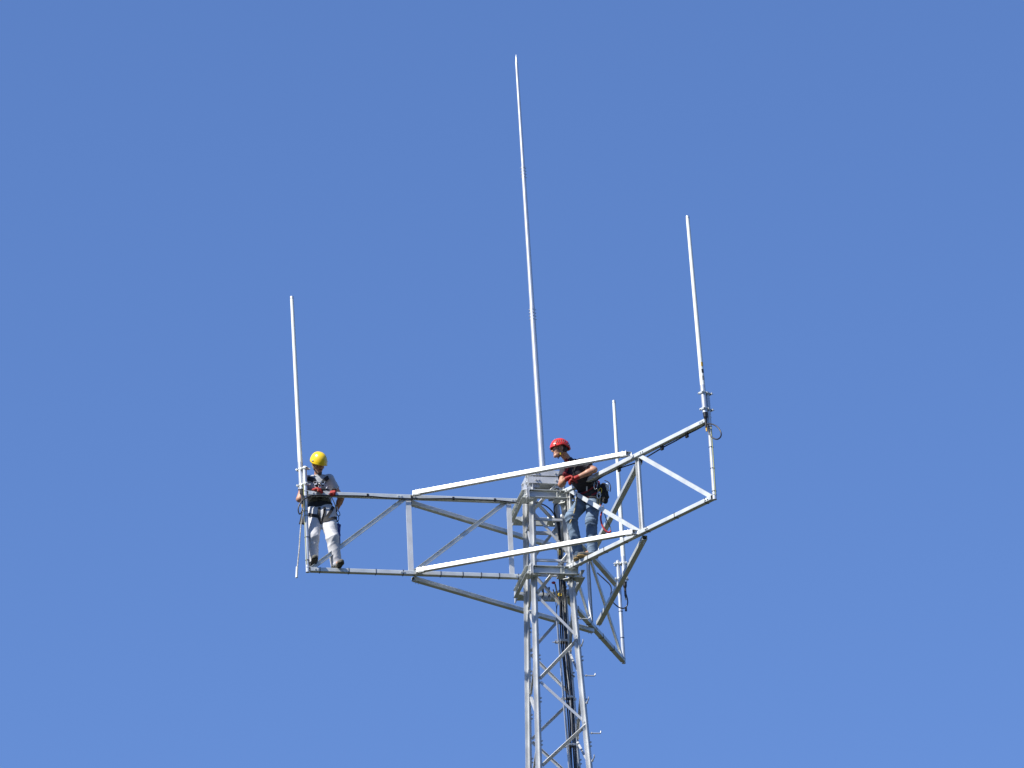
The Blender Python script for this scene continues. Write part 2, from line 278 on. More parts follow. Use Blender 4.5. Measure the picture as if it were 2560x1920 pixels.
# step bolts on the front-right leg, alternately to the side and to the front
for k in range(-9, 3):
    for side_, z0 in ((0, 0.128), (1, 0.553)):
        z = z0+0.833*k
        if z > 0.9 or z < -7: continue
        p = leg(1, z); o = E1 if side_ == 0 else -E2; q = p+o*.045-(E2 if side_ == 0 else E1*-1)*.012
        m = MB(); m.sweep([q-o*.02, q+o*.098, q+o*.124+EZ*.004, q+o*.130+EZ*.036], .008, n=8, smooth_iter=1); m.bolt(q, o, .012, .012); m.build('step_bolt', TOWER, tower)

# cable rail with its clamps (part of the tower)
m = MB(); R_ = [V(p)+V(-.0, .0, 0) for p in D['rail']]; m.prism(angle(.03, .02, .004), R_[0], R_[-1], E1); m.prism(angle(.03, .02, .004), R_[-1], R_[-1]+(R_[-1]-R_[0])*1.0+EZ*0, E1)
m.build('cable_rail', TOWER, tower)
for c in D['clampc']:
    c = V(c); m = MB(); m.rbox(c-E1*.105+E2*.05, c+E1*.09+E2*.05, EZ, .035, .02)
    m.rbox(c-E1*.052-E2*.036, c+E1*.052-E2*.036, EZ, .034, .018)
    for s in (-.03, .0, .03): m.box(c+E1*s-E2*.05, c+E1*s-E2*.046, EZ, .03, .004)
    m.bolt(c-E1*.105+E2*.045, -E1, .010, .014, .03); m.cyl(c-E1*.11+E2*.04, c-E1*.11-E2*.05, .006); m.build('cable_clamp', TOWER, tower)
# bracket plates at the back-right leg
for z in (-1.30, -2.62):
    p = leg(2, z); m = MB(); m.box(p-E1*.055-E2*.05+EZ*.035, p+E1*.02-E2*.05-EZ*.035, E2, .05, .006); m.box(p-E1*.050-E2*.07, p-E1*.050+E2*.03, EZ, .07, .006); m.build('bracket', TOWER, tower)
m = MB(); m.prism(angle(.05, .03, .004), T(.235, -.0, -1.0)+E2*.20, T(.30, 0, -4.2)+E2*.22, E1); m.build('cable_rail', TOWER, tower)

# ---------------------------------------------------------------- hub collars clamped round the tower
def collar(z, label):
    hub = thing('hub_collar', label, 'steel collar', (0, 0, z), 'steel collars clamped round the tower')
    X0, X1, Y0, Y1 = -.345, .335, -.372, .46
    hh, dd, t = .112, .05, .006
    def beam(a, b, out, nm='collar_beam'):
        a, b, out = V(a), V(b), V(out); d = nrm(b-a); pr = channel(hh, dd, t)
        x = EZ; y = np.cross(d, x); sgn = 1 if np.dot(y, out) > 0 else -1
        m = MB(); m.prism([(q, sgn*(w_)) for q, w_ in pr], a, b, EZ); m.prism([(-hh/2+.012, sgn*.0062), (hh/2-.012, sgn*.0062), (hh/2-.012, sgn*.010), (-hh/2+.012, sgn*.010)], a+d*.02, b-d*.02, EZ)
        for s in (.022,): 
            for e, pp in ((1, a), (-1, b)):
                for dz in (-.03, .03): m.bolt(pp+d*e*s+EZ*dz+out*.010, out, .009)
        m.build(nm, GALV, hub)
    beam(T(X0+.06, Y0, z), T(X1, Y0, z), -E2)
    beam(T(X0, Y0-.02, z), T(X0, Y1+.02, z), -E1)
    beam(T(X1+.055, Y0+.06, z), T(X1+.055, Y1-.02, z), E1)
    beam(T(X0+.01, Y1+.055, z), T(X1+.03, Y1+.055, z), E2)
    # end plates and gussets
    for (a, b, sa, sb) in ((X0, Y0, 1, 1), (X1+.05, Y0+.04, -1, 1), (X0, Y1+.045, 1, -1), (X1+.05, Y1+.045, -1, -1)):
        m = MB(); p = [T(a, b, z), T(a+sa*.17, b, z), T(a+sa*.17, b+sb*.03, z), T(a+sa*.03, b+sb*.17, z), T(a, b+sb*.17, z)]
        vs = [q-EZ*(hh/2+.009) for q in p]+[q-EZ*(hh/2+.003) for q in p]; k = 5
        m.add(vs, [tuple(range(k)), tuple(range(2*k-1, k-1, -1))]+[(i, (i+1) % k, k+(i+1) % k, k+i) for i in range(k)])
        m.bolt(T(a+sa*.05, b+sb*.05, z)-EZ*(hh/2+.009), -EZ, .011, .014, .02); m.bolt(T(a+sa*.12, b+sb*.05, z)-EZ*(hh/2+.009), -EZ, .011, .014, .02)
        m.build('gusset_plate', GALV, hub)
    m = MB(); m.box(T(X0+.035, Y0-.045, z-.075), T(X0+.035, Y0-.045, z+.075), E1, .012, .09); m.box(T(X0+.012, Y0-.045, z-.08), T(X0+.012, Y0-.045, z+.08), E1, .010, .09)
    for dz in (-.04, .04): m.bolt(T(X0+.007, Y0-.06, z+dz), -E1, .010, .014, .02)
    m.build('end_plate', GALVP, hub)
    m = MB(); m.box(T(X0-.005, Y1+.10, z-.08), T(X0-.005, Y1+.10, z+.08), E1, .012, .1); m.build('end_plate', GALVP, hub)
    for i in range(4):   # u-bolt brackets between the collar and each leg
        sx, sy = ((-1, -1), (1, -1), (1, 1), (-1, 1))[i]; p = leg(i, z); m = MB()
        yo = (Y0+.03) if sy < 0 else (Y1+.02)
        q = V(p)+E2*(yo-np.dot(p, E2)); m.rbox(p+E2*sy*.05-EZ*.0, q, EZ, .08, .012); m.bolt(p+E2*sy*.05+E1*.02+EZ*.0, -E2, .011, .014, .03); m.build('leg_bracket', GALV, hub)
    # slanting seat plates for the two arms on the far corner and near corner
    for k in (1, 2):
        a = TH+k*2*math.pi/3; e = V(math.cos(a), math.sin(a), 0); s = V(-math.sin(a), math.cos(a), 0); r0 = (.40, .52)[k-1]
        m = MB(); m.box(e*r0-s*.13+EZ*(z-.0), e*r0+s*.13+EZ*z, EZ, .13, .010)
        for q in (-.09, .09):
            for dz in (-.035, .035): m.bolt(e*(r0+.006)+s*q+EZ*(z+dz), e, .011, .014, .02)
        m.build('seat_plate', GALV, hub)
        m = MB(); m.box(e*(r0-.005)-s*.10+EZ*(z-.062), e*(r0-.14)-s*.04+EZ*(z-.062), EZ, .006, .09); m.box(e*(r0-.005)+s*.10+EZ*(z-.062), e*(r0-.14)+s*.04+EZ*(z-.062), EZ, .006, .09); m.build('seat_bracket', GALV, hub)
    return hub
collar(H-.055, 'upper collar of steel channels clamped round the tower head beneath the centre mast')
collar(-.055, 'lower collar of steel channels clamped round the tower below the two workers')

# ---------------------------------------------------------------- three outrigger arms
RHO, AL = 1.89, 3.30
alab = ['long truss arm reaching out to the antenna beside the worker in the yellow helmet',
        'truss arm reaching towards the viewer under the worker in the red helmet',
        'truss arm reaching away behind the tower with the lowest hanging end']
CH = 0.058
def arm(k):
    a = TH+k*2*math.pi/3; e = V(math.cos(a), math.sin(a), 0); n = V(-math.sin(a), math.cos(a), 0)   # n: counter-clockwise side
    L = AL if k < 2 else 3.335
    t = thing('truss_arm', alab[k], 'truss arm', e*.42, 'three truss arms bolted round the tower')
    r0 = (.36, .405, .525)[k]
    for z, nm in ((H, 'upper_chord'), (0, 'lower_chord')):
        m = MB(); m.tube_box(e*r0+EZ*z, e*(L-.035)+EZ*z, EZ, CH, .07)
        for rr_ in (L-.10, L-.14, RHO+.10, RHO+.14, r0+.05, r0+.09):
            for sg in (-1, 1): m.bolt(e*rr_+EZ*z+n*.036*sg, n*sg, .009, .010)
        m.build(nm, GALV, t)
    # near side of the arm (where the channels open)
    for r, w_ in ((.50 if k < 2 else .62, .064), (RHO, .070)):
        m = MB(); b0 = e*r+EZ*(CH/2); b1 = e*r+EZ*(H-CH/2); cn = n*.015
        d = EZ; x = e; y = np.cross(d, x); pr = channel(w_, .034, .005)
        if k == 0: sg = -1 if np.dot(y, n) < 0 else 1; 
        sg = 1
        m.prism([(q, -(u-.02)) for q, u in pr], b0, b1, x); m.build('post', GALVP, t)
    for (ra, za, rb, zb) in ((RHO+.06, H-CH/2, L-.06, CH/2), ((.50 if k < 2 else .62)+.05, H-CH/2, RHO-.05, CH/2)):
        p = e*ra+EZ*za; q = e*rb+EZ*zb; d = nrm(q-p); x = np.cross(d, n); m = MB()
        m.prism([(u, -(v-.015)) for u, v in channel(.056, .03, .005)], p-d*.01, q+d*.01, x); m.build('diagonal', GALV, t)
    m = MB(); top = (1.515, 1.50, 1.535)[k]; P0 = e*L
    m.cyl(P0-EZ*.035, P0+EZ*top, .0285, n=28); m.cyl(P0+EZ*top, P0+EZ*(top+.012), .0285, .018, n=28)
    m.build('end_pole', ALU, t)
    for z in (D['poleties']['LRB'[k]]):
        m = MB(); m.cyl(P0+EZ*z, P0+EZ*(z+.008), .0315, n=24); m.ball(P0-n*0+V(0, -.033, z+.004), .006, 5); m.build('cable_tie', BLACK, t)
    for r in ({0: D['tiesL'], 1: D['tiesR'], 2: (1.2, 1.75, 2.3, 2.8)}[k]):
        m = MB(); m.prism(rrect(.070, .078, .004), e*r, e*(r+.008), EZ, hollow=rrect(.062, .070, .002)); m.build('cable_tie', BLACK, t)
    # end brackets where the chords meet the pole
    for z in (0, H):
        m = MB(); m.box(e*(L-.05)+EZ*(z+CH/2+.003), e*(L+.02)+EZ*(z+CH/2+.003), EZ, .006, .06)
        m.build('end_bracket', GALV, t)
    if k == 2:
        for r, z in ((.80, H), (1.9, H), (.75, 0)):
            m = MB(); q = e*r+EZ*(z+.0)-n*.036; m.sweep([q+n*.02, q-n*.10, q-n*.125+EZ*.004, q-n*.13+EZ*.03], .0065, n=8, smooth_iter=1); m.build('step_bolt', GALV, t)
    return t, e, n, L
ARMS = [arm(k) for k in range(3)]

# ---------------------------------------------------------------- six tie beams between the arms
def tie(i, j, z, over, label, ext=(.03, .03)):
    ei, ej = ARMS[i][1], ARMS[j][1]; a = ei*RHO; b = ej*RHO; d = nrm(b-a); out = nrm((a+b)/2)
    zz = z+(CH/2+.033 if over else -(CH/2+.033))
    p = a-d*ext[0]+EZ*zz+out*.02; q = b+d*ext[1]+EZ*zz+out*.02
    if over: p, q = (V(-1.772, -.474, 1.140), V(1.145, -1.435, 1.140)) if z > .5 else (V(-1.765, -.450, .010), V(1.155, -1.400, .010)); d = nrm(q-p)
    if i == 1: p, q = V(1.300, -1.370, z-.064), V(.672, 1.560, z-.064); d = nrm(q-p)
    t = thing('tie_beam', label, 'tie beam', (p+q)/2, 'tie beams linking the three arms')
    m = MB(); m.tube_box(p, q, EZ, .062, .06 if over else .07)
    if over:      # ends mitred along the arms they meet
        nv = []
        for v_ in m.v:
            v_ = V(v_); back = .03-np.dot(v_-p, out); v_ = v_+d*(back*1.15 if np.dot(v_-p, d) > 1 else -back*.45); nv.append(tuple(v_))
        m.v = nv
    m.build('beam', GALVP if over else GALV, t)
    for pp, s, ek in ((p, 1, ei), (q, -1, ej)):
        m = MB(); c = pp+d*s*.06; zs = -1 if over else 1
        m.box(c-d*.045+EZ*(zs*.033), c+d*.045+EZ*(zs*.033), EZ, .006, .05)
        m.bolt(c-d*.02-EZ*(zs*.031), -EZ*zs, .010, .012, .015); m.bolt(c+d*.03-EZ*(zs*.031), -EZ*zs, .010, .012, .015)
        m.build('cleat', GALV, t)
tie(0, 1, H, True, 'bright upper tie beam passing in front of the chest of the red helmeted worker', (-.11, -.05))
tie(0, 1, 0, True, 'bright lower tie beam passing in front of the shins of the red helmeted worker', (-.11, -.05))
tie(0, 2, H, False, 'upper grey tie beam running behind the tower from the yellow helmeted worker\'s arm', (-.05, .03))
tie(0, 2, 0, False, 'lower grey tie beam dropping below the arm of the yellow helmeted worker to behind the tower', (-.05, .03))
tie(1, 2, H, False, 'upper olive shaded tie beam behind the legs of the red helmeted worker', (.03, -.07))
tie(1, 2, 0, False, 'lower olive shaded tie beam crossing in front of the rear antenna pole', (.03, -.07))

# ---------------------------------------------------------------- centre mast
mast = thing('centre_mast', 'tallest tapering metal mast standing on the tower head with a pointed tip', 'mast', (0, 0, 1.5))
MA = V(0.0, 0, 1.50); MT = V(-0.069, 0, 8.108)
def mp(z): return MA+(MT-MA)*((z-1.5)/(8.108-1.5))
for z0, z1, ra, rb, nm in ((1.50, 4.10, .044, .0375, 'lower_section'), (4.10, 6.31, .0345, .0290, 'middle_section'), (6.31, 7.98, .0255, .0205, 'upper_section')):
    m = MB(); m.cyl(mp(z0), mp(z1), ra, rb, n=28)
    if z0 > 1.6:
        m.cyl(mp(z0-.015), mp(z0+.002), {.0345: .0375, .0255: .0290}[ra], ra, n=28)
    for zj, r in ((3.90, .037), (6.13, .027)):
      if not z0 < zj < z1: continue
      for k in range(4):
        p = mp(zj+.05*k)
        for a in (0, 90, 180, 270): dd = V(math.cos(math.radians(a+10)), math.sin(math.radians(a+10)), 0); m.bolt(p+dd*r, dd, .007, .009, .008)
    m.build(nm, ALU, mast)
m = MB(); m.cyl(mp(7.97), mp(8.02), .0185, .016); m.cyl(mp(8.02), mp(8.11), .014, .002); m.build('tip', GALVP, mast)
m = MB(); m.cyl(mp(1.50), mp(1.515), .075, n=28)
for k in range(3): a = k*2.09; dd = V(math.cos(a), math.sin(a), 0); m.box(mp(1.515)+dd*.058, mp(1.60)+dd*.052, dd, .03, .006)
m.build('foot_flange', GALV, mast)

# ---------------------------------------------------------------- whip antennas
def whip(label, base, top, z0, pole, marks, side_dir, flip):
    """base/top: axis points; pole: pole centre (x, y)."""
    B, Tp = V(base), V(top); ax = nrm(Tp-B)
    t = thing('whip_antenna', label, 'antenna', B, 'white whip antennas clamped to the arm poles')
    def at(z): return B+ax*((z-B[2])/ax[2])
    m = MB(); m.cyl(at(1.585), Tp-ax*.03, .0330, .0240, n=26); m.build('radome', WHITE, t)
    m = MB(); m.cyl(Tp-ax*.035, Tp, .0265, .0250, n=26); m.cyl(Tp, Tp+ax*.006, .0250, .015, n=26); m.build('cap', ALU, t)
    m = MB(); m.cyl(at(1.20), at(1.60), .0345, n=28); m.build('base_sleeve', ALU, t)
    m = MB(); m.cyl(at(1.20), at(1.14), .030, .028, n=20); m.cyl(at(1.14), at(1.105), .028, .0165, n=20); m.cyl(at(1.105), at(.985), .0165, .0165, n=16); m.build('connector_boot', BLACK, t)
    m = MB(); m.cyl(at(.985), at(.93), .011, n=14); m.build('connector_tape', YELP if flip != 2 else WHITE, t)
    pc = V(pole[0], pole[1], 0)
    for z in (1.255, 1.49):
        a = at(z); p = V(pc[0], pc[1], z); d = nrm(p-a); s = np.cross(EZ, d); m = MB()
        m.cyl(a-EZ*.024, a+EZ*.024, .037, n=24); m.cyl(p-EZ*.02, p+EZ*.02, .0325, n=24)
        for sg in (-1, 1):
            m.box(a-d*.058+s*sg*.02-EZ*.0, p+d*.05+s*sg*.034, EZ, .034, .006) if False else None
            m.cyl(a-d*.052+s*sg*.038, p+d*.066+s*sg*.038, .0045, n=8)
        m.rbox(a-d*.040-s*.048, a-d*.040+s*.048, EZ, .036, .010); m.rbox(p+d*.037-s*.048, p+d*.037+s*.048, EZ, .036, .010); m.rbox((a+p)/2-s*.046, (a+p)/2+s*.046, EZ, .032, .014)
        for sg in (-1, 1): m.bolt(p+d*.042+s*sg*.038, d, .009, .010); m.bolt(a-d*.045+s*sg*.038, -d, .009, .010)
        m.build('clamp', GALV, t)
    if marks:
        ang = math.radians(-75)
        for z, hgt, mm, nm in ((1.90, .06, YELP, 'yellow_band_label'), (1.80, .055, LBL, 'dark_square_label'), (1.70, .06, LBL2, 'printed_label')):
            m = MB(); vs = []; fs = []; k = 7; a0 = math.radians(-88); a1 = math.radians(-28)
            for zz in (z-hgt/2, z+hgt/2):
                c = at(zz)
                for i in range(k): q = a0+(a1-a0)*i/(k-1); vs.append(c+V(math.cos(q), math.sin(q), 0)*.0340)
            fs = [(i, i+1, k+i+1, k+i) for i in range(k-1)]; m.add(vs, fs, True); m.build(nm, mm, t)
    return t
PL_ = [ARMS[i][1]*ARMS[i][3] for i in range(3)]
bL, bR, bB = PL_
whip('slim white whip antenna rising behind the shoulder of the yellow helmeted worker', (bL[0]-.052, bL[1]+.035, 1.2), (bL[0]-.052-.058, bL[1]+.035, 4.115), 1.2, bL, False, None, 0)
whip('white whip antenna with small labels on the nearest arm pole high on the outer end', (bR[0]-.050, bR[1]-.045, 1.2), (bR[0]-.050-.055, bR[1]-.045, 4.12), 1.2, bR, True, None, 1)
whip('white whip antenna on the rear arm behind the red helmeted worker', (bB[0]+.082, bB[1]-.01, 1.2), (bB[0]+.082, bB[1]-.01, 4.06), 1.2, bB, False, None, 2)

# ---------------------------------------------------------------- cables
def cable(name, pts, r, m_, label, cat, group=None, extra=None):
    t = thing(name, label, cat, pts[len(pts)//2], group); m = MB(); m.sweep(pts, r, n=10); m.build('cable', m_, t)
    return t
LP = [V(p) for p in D['cableL_loop']+[(-3.262, -.75, .88)]+D['cableL_loop2']+D['cableL']+D['cableL_in']]
c1 = cable('feeder_cable', LP, .009, BLACK, 'black feeder cable running along the upper chord from the yellow helmeted worker to the tower', 'cable', 'black antenna feeder cables')
e, n = ARMS[0][1], ARMS[0][2]; nn = n if n[1] < 0 else -n
for r in D['clipsL']:
    m = MB(); p = e*r+EZ*(H-.005); m.rbox(p+nn*.036-EZ*.026, p+nn*.036+EZ*.020, nn, .012, .03); m.bolt(p+nn*.043+EZ*.004, nn, .008, .008); m.build('cable_clip', BLACK, c1)
c2 = cable('feeder_cable', [V(p) for p in D['cableR_loop']+D['cableR']+[(.62, -.66, 1.05), (.40, -.36, 1.03)]+D['cableL_in2']], .009, BLACK, 'black feeder cable slung under the nearest arm with a loop at its outer pole', 'cable', 'black antenna feeder cables')
e, n = ARMS[1][1], ARMS[1][2]
for r in D['clipsR']:
    m = MB(); p = e*r+EZ*(H-CH/2-.028); s = nrm(V(n)) ; s = s if s[1] < 0 else -s
    m.rbox(p+s*-.02-EZ*.025, p+s*-.02+EZ*.027, e, .05, .03); m.bolt(p-EZ*.02+e*.025, e, .009, .01); m.build('cable_clip', BLACK, c2)
c3 = cable('feeder_cable', [V(bB[0]+.082, bB[1]-.01, .96)]+[V(p) for p in D['cableB_loop']+D['cableB']], .009, BLACK, 'black feeder cable drooping from the rear antenna pole below the tie beam', 'cable', 'black antenna feeder cables')
m = MB(); m.rbox(V(1.095, 3.03, .70), V(1.095, 3.03, .755), E1, .03, .02); m.build('cable_clip', BLACK, c3)
# bundle of five feeders down the inside of the tower
BP = [V(p) for p in D['bundle']]; last = BP[-1]; dn = (BP[-1]-BP[-5]); dn = dn/abs(dn[2])
BP = BP+[last+V(0, 0, -2), V(last[0], last[1], -ZG+.35)]
labs = ['thick black feeder cable, outermost in the bundle beside the tower cable rail', 'thick black feeder cable, second from the rail in the tower bundle', 'thick black feeder cable, third from the rail in the tower bundle', 'thick black feeder cable, last of the bundle and nearest the stepped leg']
for k in range(4):
    o = E1*(-.041+.0275*k)+E2*(.006*((k % 2)*2-1)); r = .0108
    pts = []
    for i, p in enumerate(BP):
        tt = min(1, i/3.0); pts.append(p+o*(.45+.55*tt)+E1*.004*math.sin(i*2.1+k*1.7)*(1 if i < len(BP)-2 else 0))
    if k in (0, 3): pts = pts[2:]
    cable('tower_cable', pts, r, BLACK, labs[k], 'cable', 'thick feeder cables down the inside of the tower')
for k, (z, a) in enumerate(((.62, .0), (.60, .018), (.10, -.01), (.10, .022))):
    i = 0; P = V(D['bundle'][1] if z > .3 else D['bundle'][2]); m = MB()
for (px, pz, dx) in ((.183, .36, -.012), (.186, .11, -.012), (.186, .10, .022)):
    t = thing('cable_tag', 'yellow cable sleeve inside the tower %s' % ('above the lower tie beam' if pz > .3 else ('just above the lower collar, nearer the bolted leg' if dx < 0 else 'just above the lower collar, nearer the stepped leg')), 'cable marker', (px+dx, -.01, pz), 'yellow cable markers')
    m = MB(); m.cyl(V(px+dx, -.012, pz-.035), V(px+dx, -.012, pz+.035), .0155, n=12); m.build('sleeve', YELP, t)
# green and yellow earth wires held on the arms
def wire(pts, label):
    t = thing('earth_wire', label, 'wire', pts[0], 'green and yellow earth wires'); m = MB(); m.sweep(pts, .0048, n=8, smooth_iter=1); m.build('wire', GRNY, t)
wire([V(bL[0]-.022, bL[1]-.026, 1.25), V(bL[0]-.020, bL[1]-.027, .7), V(bL[0]-.012, bL[1]-.028, .07)], 'thin green and yellow wire strapped down the pole at the yellow helmeted worker')
wire([V(bR[0]+.018, bR[1]-.028, 1.0), V(bR[0]+.020, bR[1]-.026, .5), V(bR[0]+.012, bR[1]-.030, .02)], 'thin green and yellow wire strapped down the nearest arm pole')
# sling and pulley inside the lower collar
SL = [V(p) for p in D['sling']]
t = thing('pulley_sling', 'black webbing sling with red pulleys and a yellow clip hung inside the lower collar', 'rigging sling', SL[0])
yb = .455; c0 = T(.02, yb+.03, 0)
for dx in (0, .085):
    m = MB(); c = c0+E1*dx; m.prism(rrect(.124, .075, .01), c-E1*.008, c+E1*.008, EZ, hollow=rrect(.118, .069, .008)); m.build('loop', WEB, t)
RB = [V(p) for p in D['redblk']]
m = MB(); m.ball(RB[0]+V(0, -.06, 0), .022, 8, (1.3, .6, .9)); m.build('pulley', RBLK, t); m = MB(); m.ball(RB[1], .020, 8, (1.3, .6, .9)); m.build('pulley', RBLK, t)
YC = [V(p) for p in D['yclip']]; m = MB(); m.sweep([YC[0], YC[0]+V(.02, 0, .012), YC[1], YC[1]+V(-.02, 0, -.025), YC[0]+V(0, 0, -.02), YC[0]], .009, n=8); m.build('clip', YCLIP, t)
m = MB(); m.sweep([RB[0]+V(.02, -.06, -.02), RB[1]+V(.02, 0, .04)], .010); m.sweep([RB[0]+V(-.01, -.06, -.10), RB[1]+V(-.02, 0, .02)], .007); m.build('strap', WEB, t)
m = MB(); m.sweep([RB[1]+V(.02, 0, .0), RB[1]+V(.018, 0, -.06), SL[2]+V(0, 0, -.03), SL[3]+V(0, 0, .06), SL[3]], .006); m.sweep([RB[1]+V(-.015, 0, 0), RB[1]+V(-.01, 0, -.08), SL[2]+V(0, 0, -.07)], .004); m.build('cord', OLIVE, t)
m = MB(); m.cyl(RB[1]+V(-.022, -.01, .02), RB[1]+V(-.016, -.01, -.055), .006); m.ball(SL[3]+V(0, 0, -.01), .012, 6); m.build('toggle', WHITE, t)

# ---------------------------------------------------------------- signed distance modelling for bodies and clothes
class SDF:
    def __init__(s, k=.03): s.p = []; s.k = k; s.disp = None
    def cap(s, a, b, ra, rb=None, sq=None, flat=False, k=None, sub=False):
        s.p.append(('c', V(a), V(b), ra, ra if rb is None else rb, sq, flat, s.k if k is None else k, sub)); return s
    def ell(s, c, r, axes=None, k=None, sub=False):
        s.p.append(('e', V(c), V(r), np.eye(3) if axes is None else np.array(axes, float), None, None, False, s.k if k is None else k, sub)); return s
    def cut(s, p, n, rad): s.p.append(('h', V(p), nrm(n), rad, None, None, False, 0, False)); return s
    def bbox(s, q):
        if q[0] == 'c':
            r = max(q[3], q[4])*(max(1, q[5][1]) if q[5] else 1); return np.minimum(q[1], q[2])-r, np.maximum(q[1], q[2])+r
        if q[0] == 'e': r = max(q[2]); return q[1]-r, q[1]+r
        return q[1]-q[3], q[1]+q[3]
    @staticmethod
    def dist(q, P):
        if q[0] == 'c':
            a, b, ra, rb, sq = q[1], q[2], q[3], q[4], q[5]; X = P-a; B = b-a
            if sq: n_, sc_ = nrm(sq[0]), sq[1]; X = X+(X@n_)[..., None]*n_*(1/sc_-1); B = B+np.dot(B, n_)*n_*(1/sc_-1)
            L2 = max(np.dot(B, B), 1e-9); t = np.clip((X@B)/L2, 0, 1); d = np.linalg.norm(X-t[..., None]*B, axis=-1)-(ra+(rb-ra)*t)
            if q[6]: d = np.maximum(d, (X@B)/math.sqrt(L2)-math.sqrt(L2))
            return d
        if q[0] == 'e':
            X = (P-q[1])@q[3].T; return (np.linalg.norm(X/q[2], axis=-1)-1)*min(q[2])
        return None
    def apply(s, q, P, v):
        if q[0] == 'h':
            m = np.linalg.norm(P-q[1], axis=-1) < q[3]; return np.where(m, np.maximum(v, (P-q[1])@q[2]), v)
        d = s.dist(q, P); k = max(q[7], 1e-5)
        if q[8]: h_ = np.maximum(k-np.abs(v+d), 0)/k; return np.maximum(v, -d)+h_*h_*k/4
        h_ = np.maximum(k-np.abs(v-d), 0)/k; return np.minimum(v, d)-h_*h_*k/4
    def at(s, P):
        v = np.full(P.shape[:-1], 1.0, np.float64)
        for q in s.p: v = s.apply(q, P, v)
        if s.disp is not None: v = v+s.disp(P)
        return v
    def project(s, p, off=0.0, it=12):
        p = V(p)
        for _ in range(it):
            v = s.at(p[None])[0]; g_ = s.grad(p); p = p-g_*(v-off)*.8
        return p, s.grad(p)
    def grad(s, p, e=.004):
        P = np.array([p+V(e, 0, 0), p-V(e, 0, 0), p+V(0, e, 0), p-V(0, e, 0), p+V(0, 0, e), p-V(0, 0, e)]); v = s.at(P)
        g_ = V(v[0]-v[1], v[2]-v[3], v[4]-v[5]); L = np.linalg.norm(g_); return g_/L if L > 1e-9 else V(0, 0, 1)
    def mesh(s, h_):
        bb = [s.bbox(q) for q in s.p if q[0] != 'h' and not q[8]]; lo = np.min([b[0] for b in bb], 0)-.03; hi = np.max([b[1] for b in bb], 0)+.03
        N = np.ceil((hi-lo)/h_).astype(int)+1; ax = [lo[i]+h_*np.arange(N[i]) for i in range(3)]
        vol = np.full(N, 1.0)
        for q in s.p:
            a, b = s.bbox(q); mg = .035+q[7]; i0 = np.maximum(((a-mg-lo)/h_).astype(int), 0); i1 = np.minimum(((b+mg-lo)/h_).astype(int)+2, N)
            if np.any(i1 <= i0): continue
            sl = tuple(slice(i0[i], i1[i]) for i in range(3)); G = np.stack(np.meshgrid(*[ax[i][sl[i]] for i in range(3)], indexing='ij'), -1)
            vol[sl] = s.apply(q, G, vol[sl])
        if s.disp is not None:
            idx = np.argwhere(np.abs(vol) < .035); P = lo+idx*h_; vol[tuple(idx.T)] += s.disp(P)
        return surfnet(vol, lo, h_)
def surfnet(v, lo, h_):
    neg = v < 0; c = [neg[i:neg.shape[0]-1+i, j:neg.shape[1]-1+j, k:neg.shape[2]-1+k] for i in (0, 1) for j in (0, 1) for k in (0, 1)]
    sm = sum(x.astype(np.int8) for x in c); act = np.argwhere((sm > 0) & (sm < 8)); idx = -np.ones([d-1 for d in v.shape], int); idx[tuple(act.T)] = np.arange(len(act))
    acc = np.zeros((len(act), 3)); cnt = np.zeros(len(act)); off = [(i, j, k) for i in (0, 1) for j in (0, 1) for k in (0, 1)]
    for a in off:
        for d in range(3):
            if a[d]: continue
            b = list(a); b[d] = 1; A = act+a; B = act+b; va = v[tuple(A.T)]; vb = v[tuple(B.T)]; m = (va < 0) != (vb < 0)
            t = np.where(m, va/np.where(va-vb == 0, 1, va-vb), 0)[:, None]; acc += np.where(m[:, None], A+(B-A)*t, 0); cnt += m
    P = lo+acc/cnt[:, None]*h_; F = []
    for d in range(3):
        sl0 = [slice(None)]*3; sl1 = [slice(None)]*3; sl0[d] = slice(0, -1); sl1[d] = slice(1, None)
        a, b = neg[tuple(sl0)], neg[tuple(sl1)]; ed = np.argwhere(a != b); u, w_ = (d+1) % 3, (d+2) % 3
        ok = (ed[:, u] > 0) & (ed[:, w_] > 0) & (ed[:, u] < v.shape[u]-1) & (ed[:, w_] < v.shape[w_]-1); ed = ed[ok]
        q = []
        for du, dw in ((-1, -1), (0, -1), (0, 0), (-1, 0)): e_ = ed.copy(); e_[:, u] += du; e_[:, w_] += dw; q.append(idx[tuple(e_.T)])
        q = np.stack(q, 1); fl = neg[tuple(ed.T)]; q[~fl] = q[~fl][:, ::-1]; F.append(q)
    return P, np.concatenate(F)
def sdf_obj(name, s, h_, m_, root, label=None):
    P, F = s.mesh(h_); me = bpy.data.meshes.new(name); me.from_pydata((P-ROOTLOC[root.name]).tolist(), [], F.tolist())
    me.polygons.foreach_set('use_smooth', [True]*len(F)); me.materials.append(m_); me.update()
    return link(name, me, root, label)
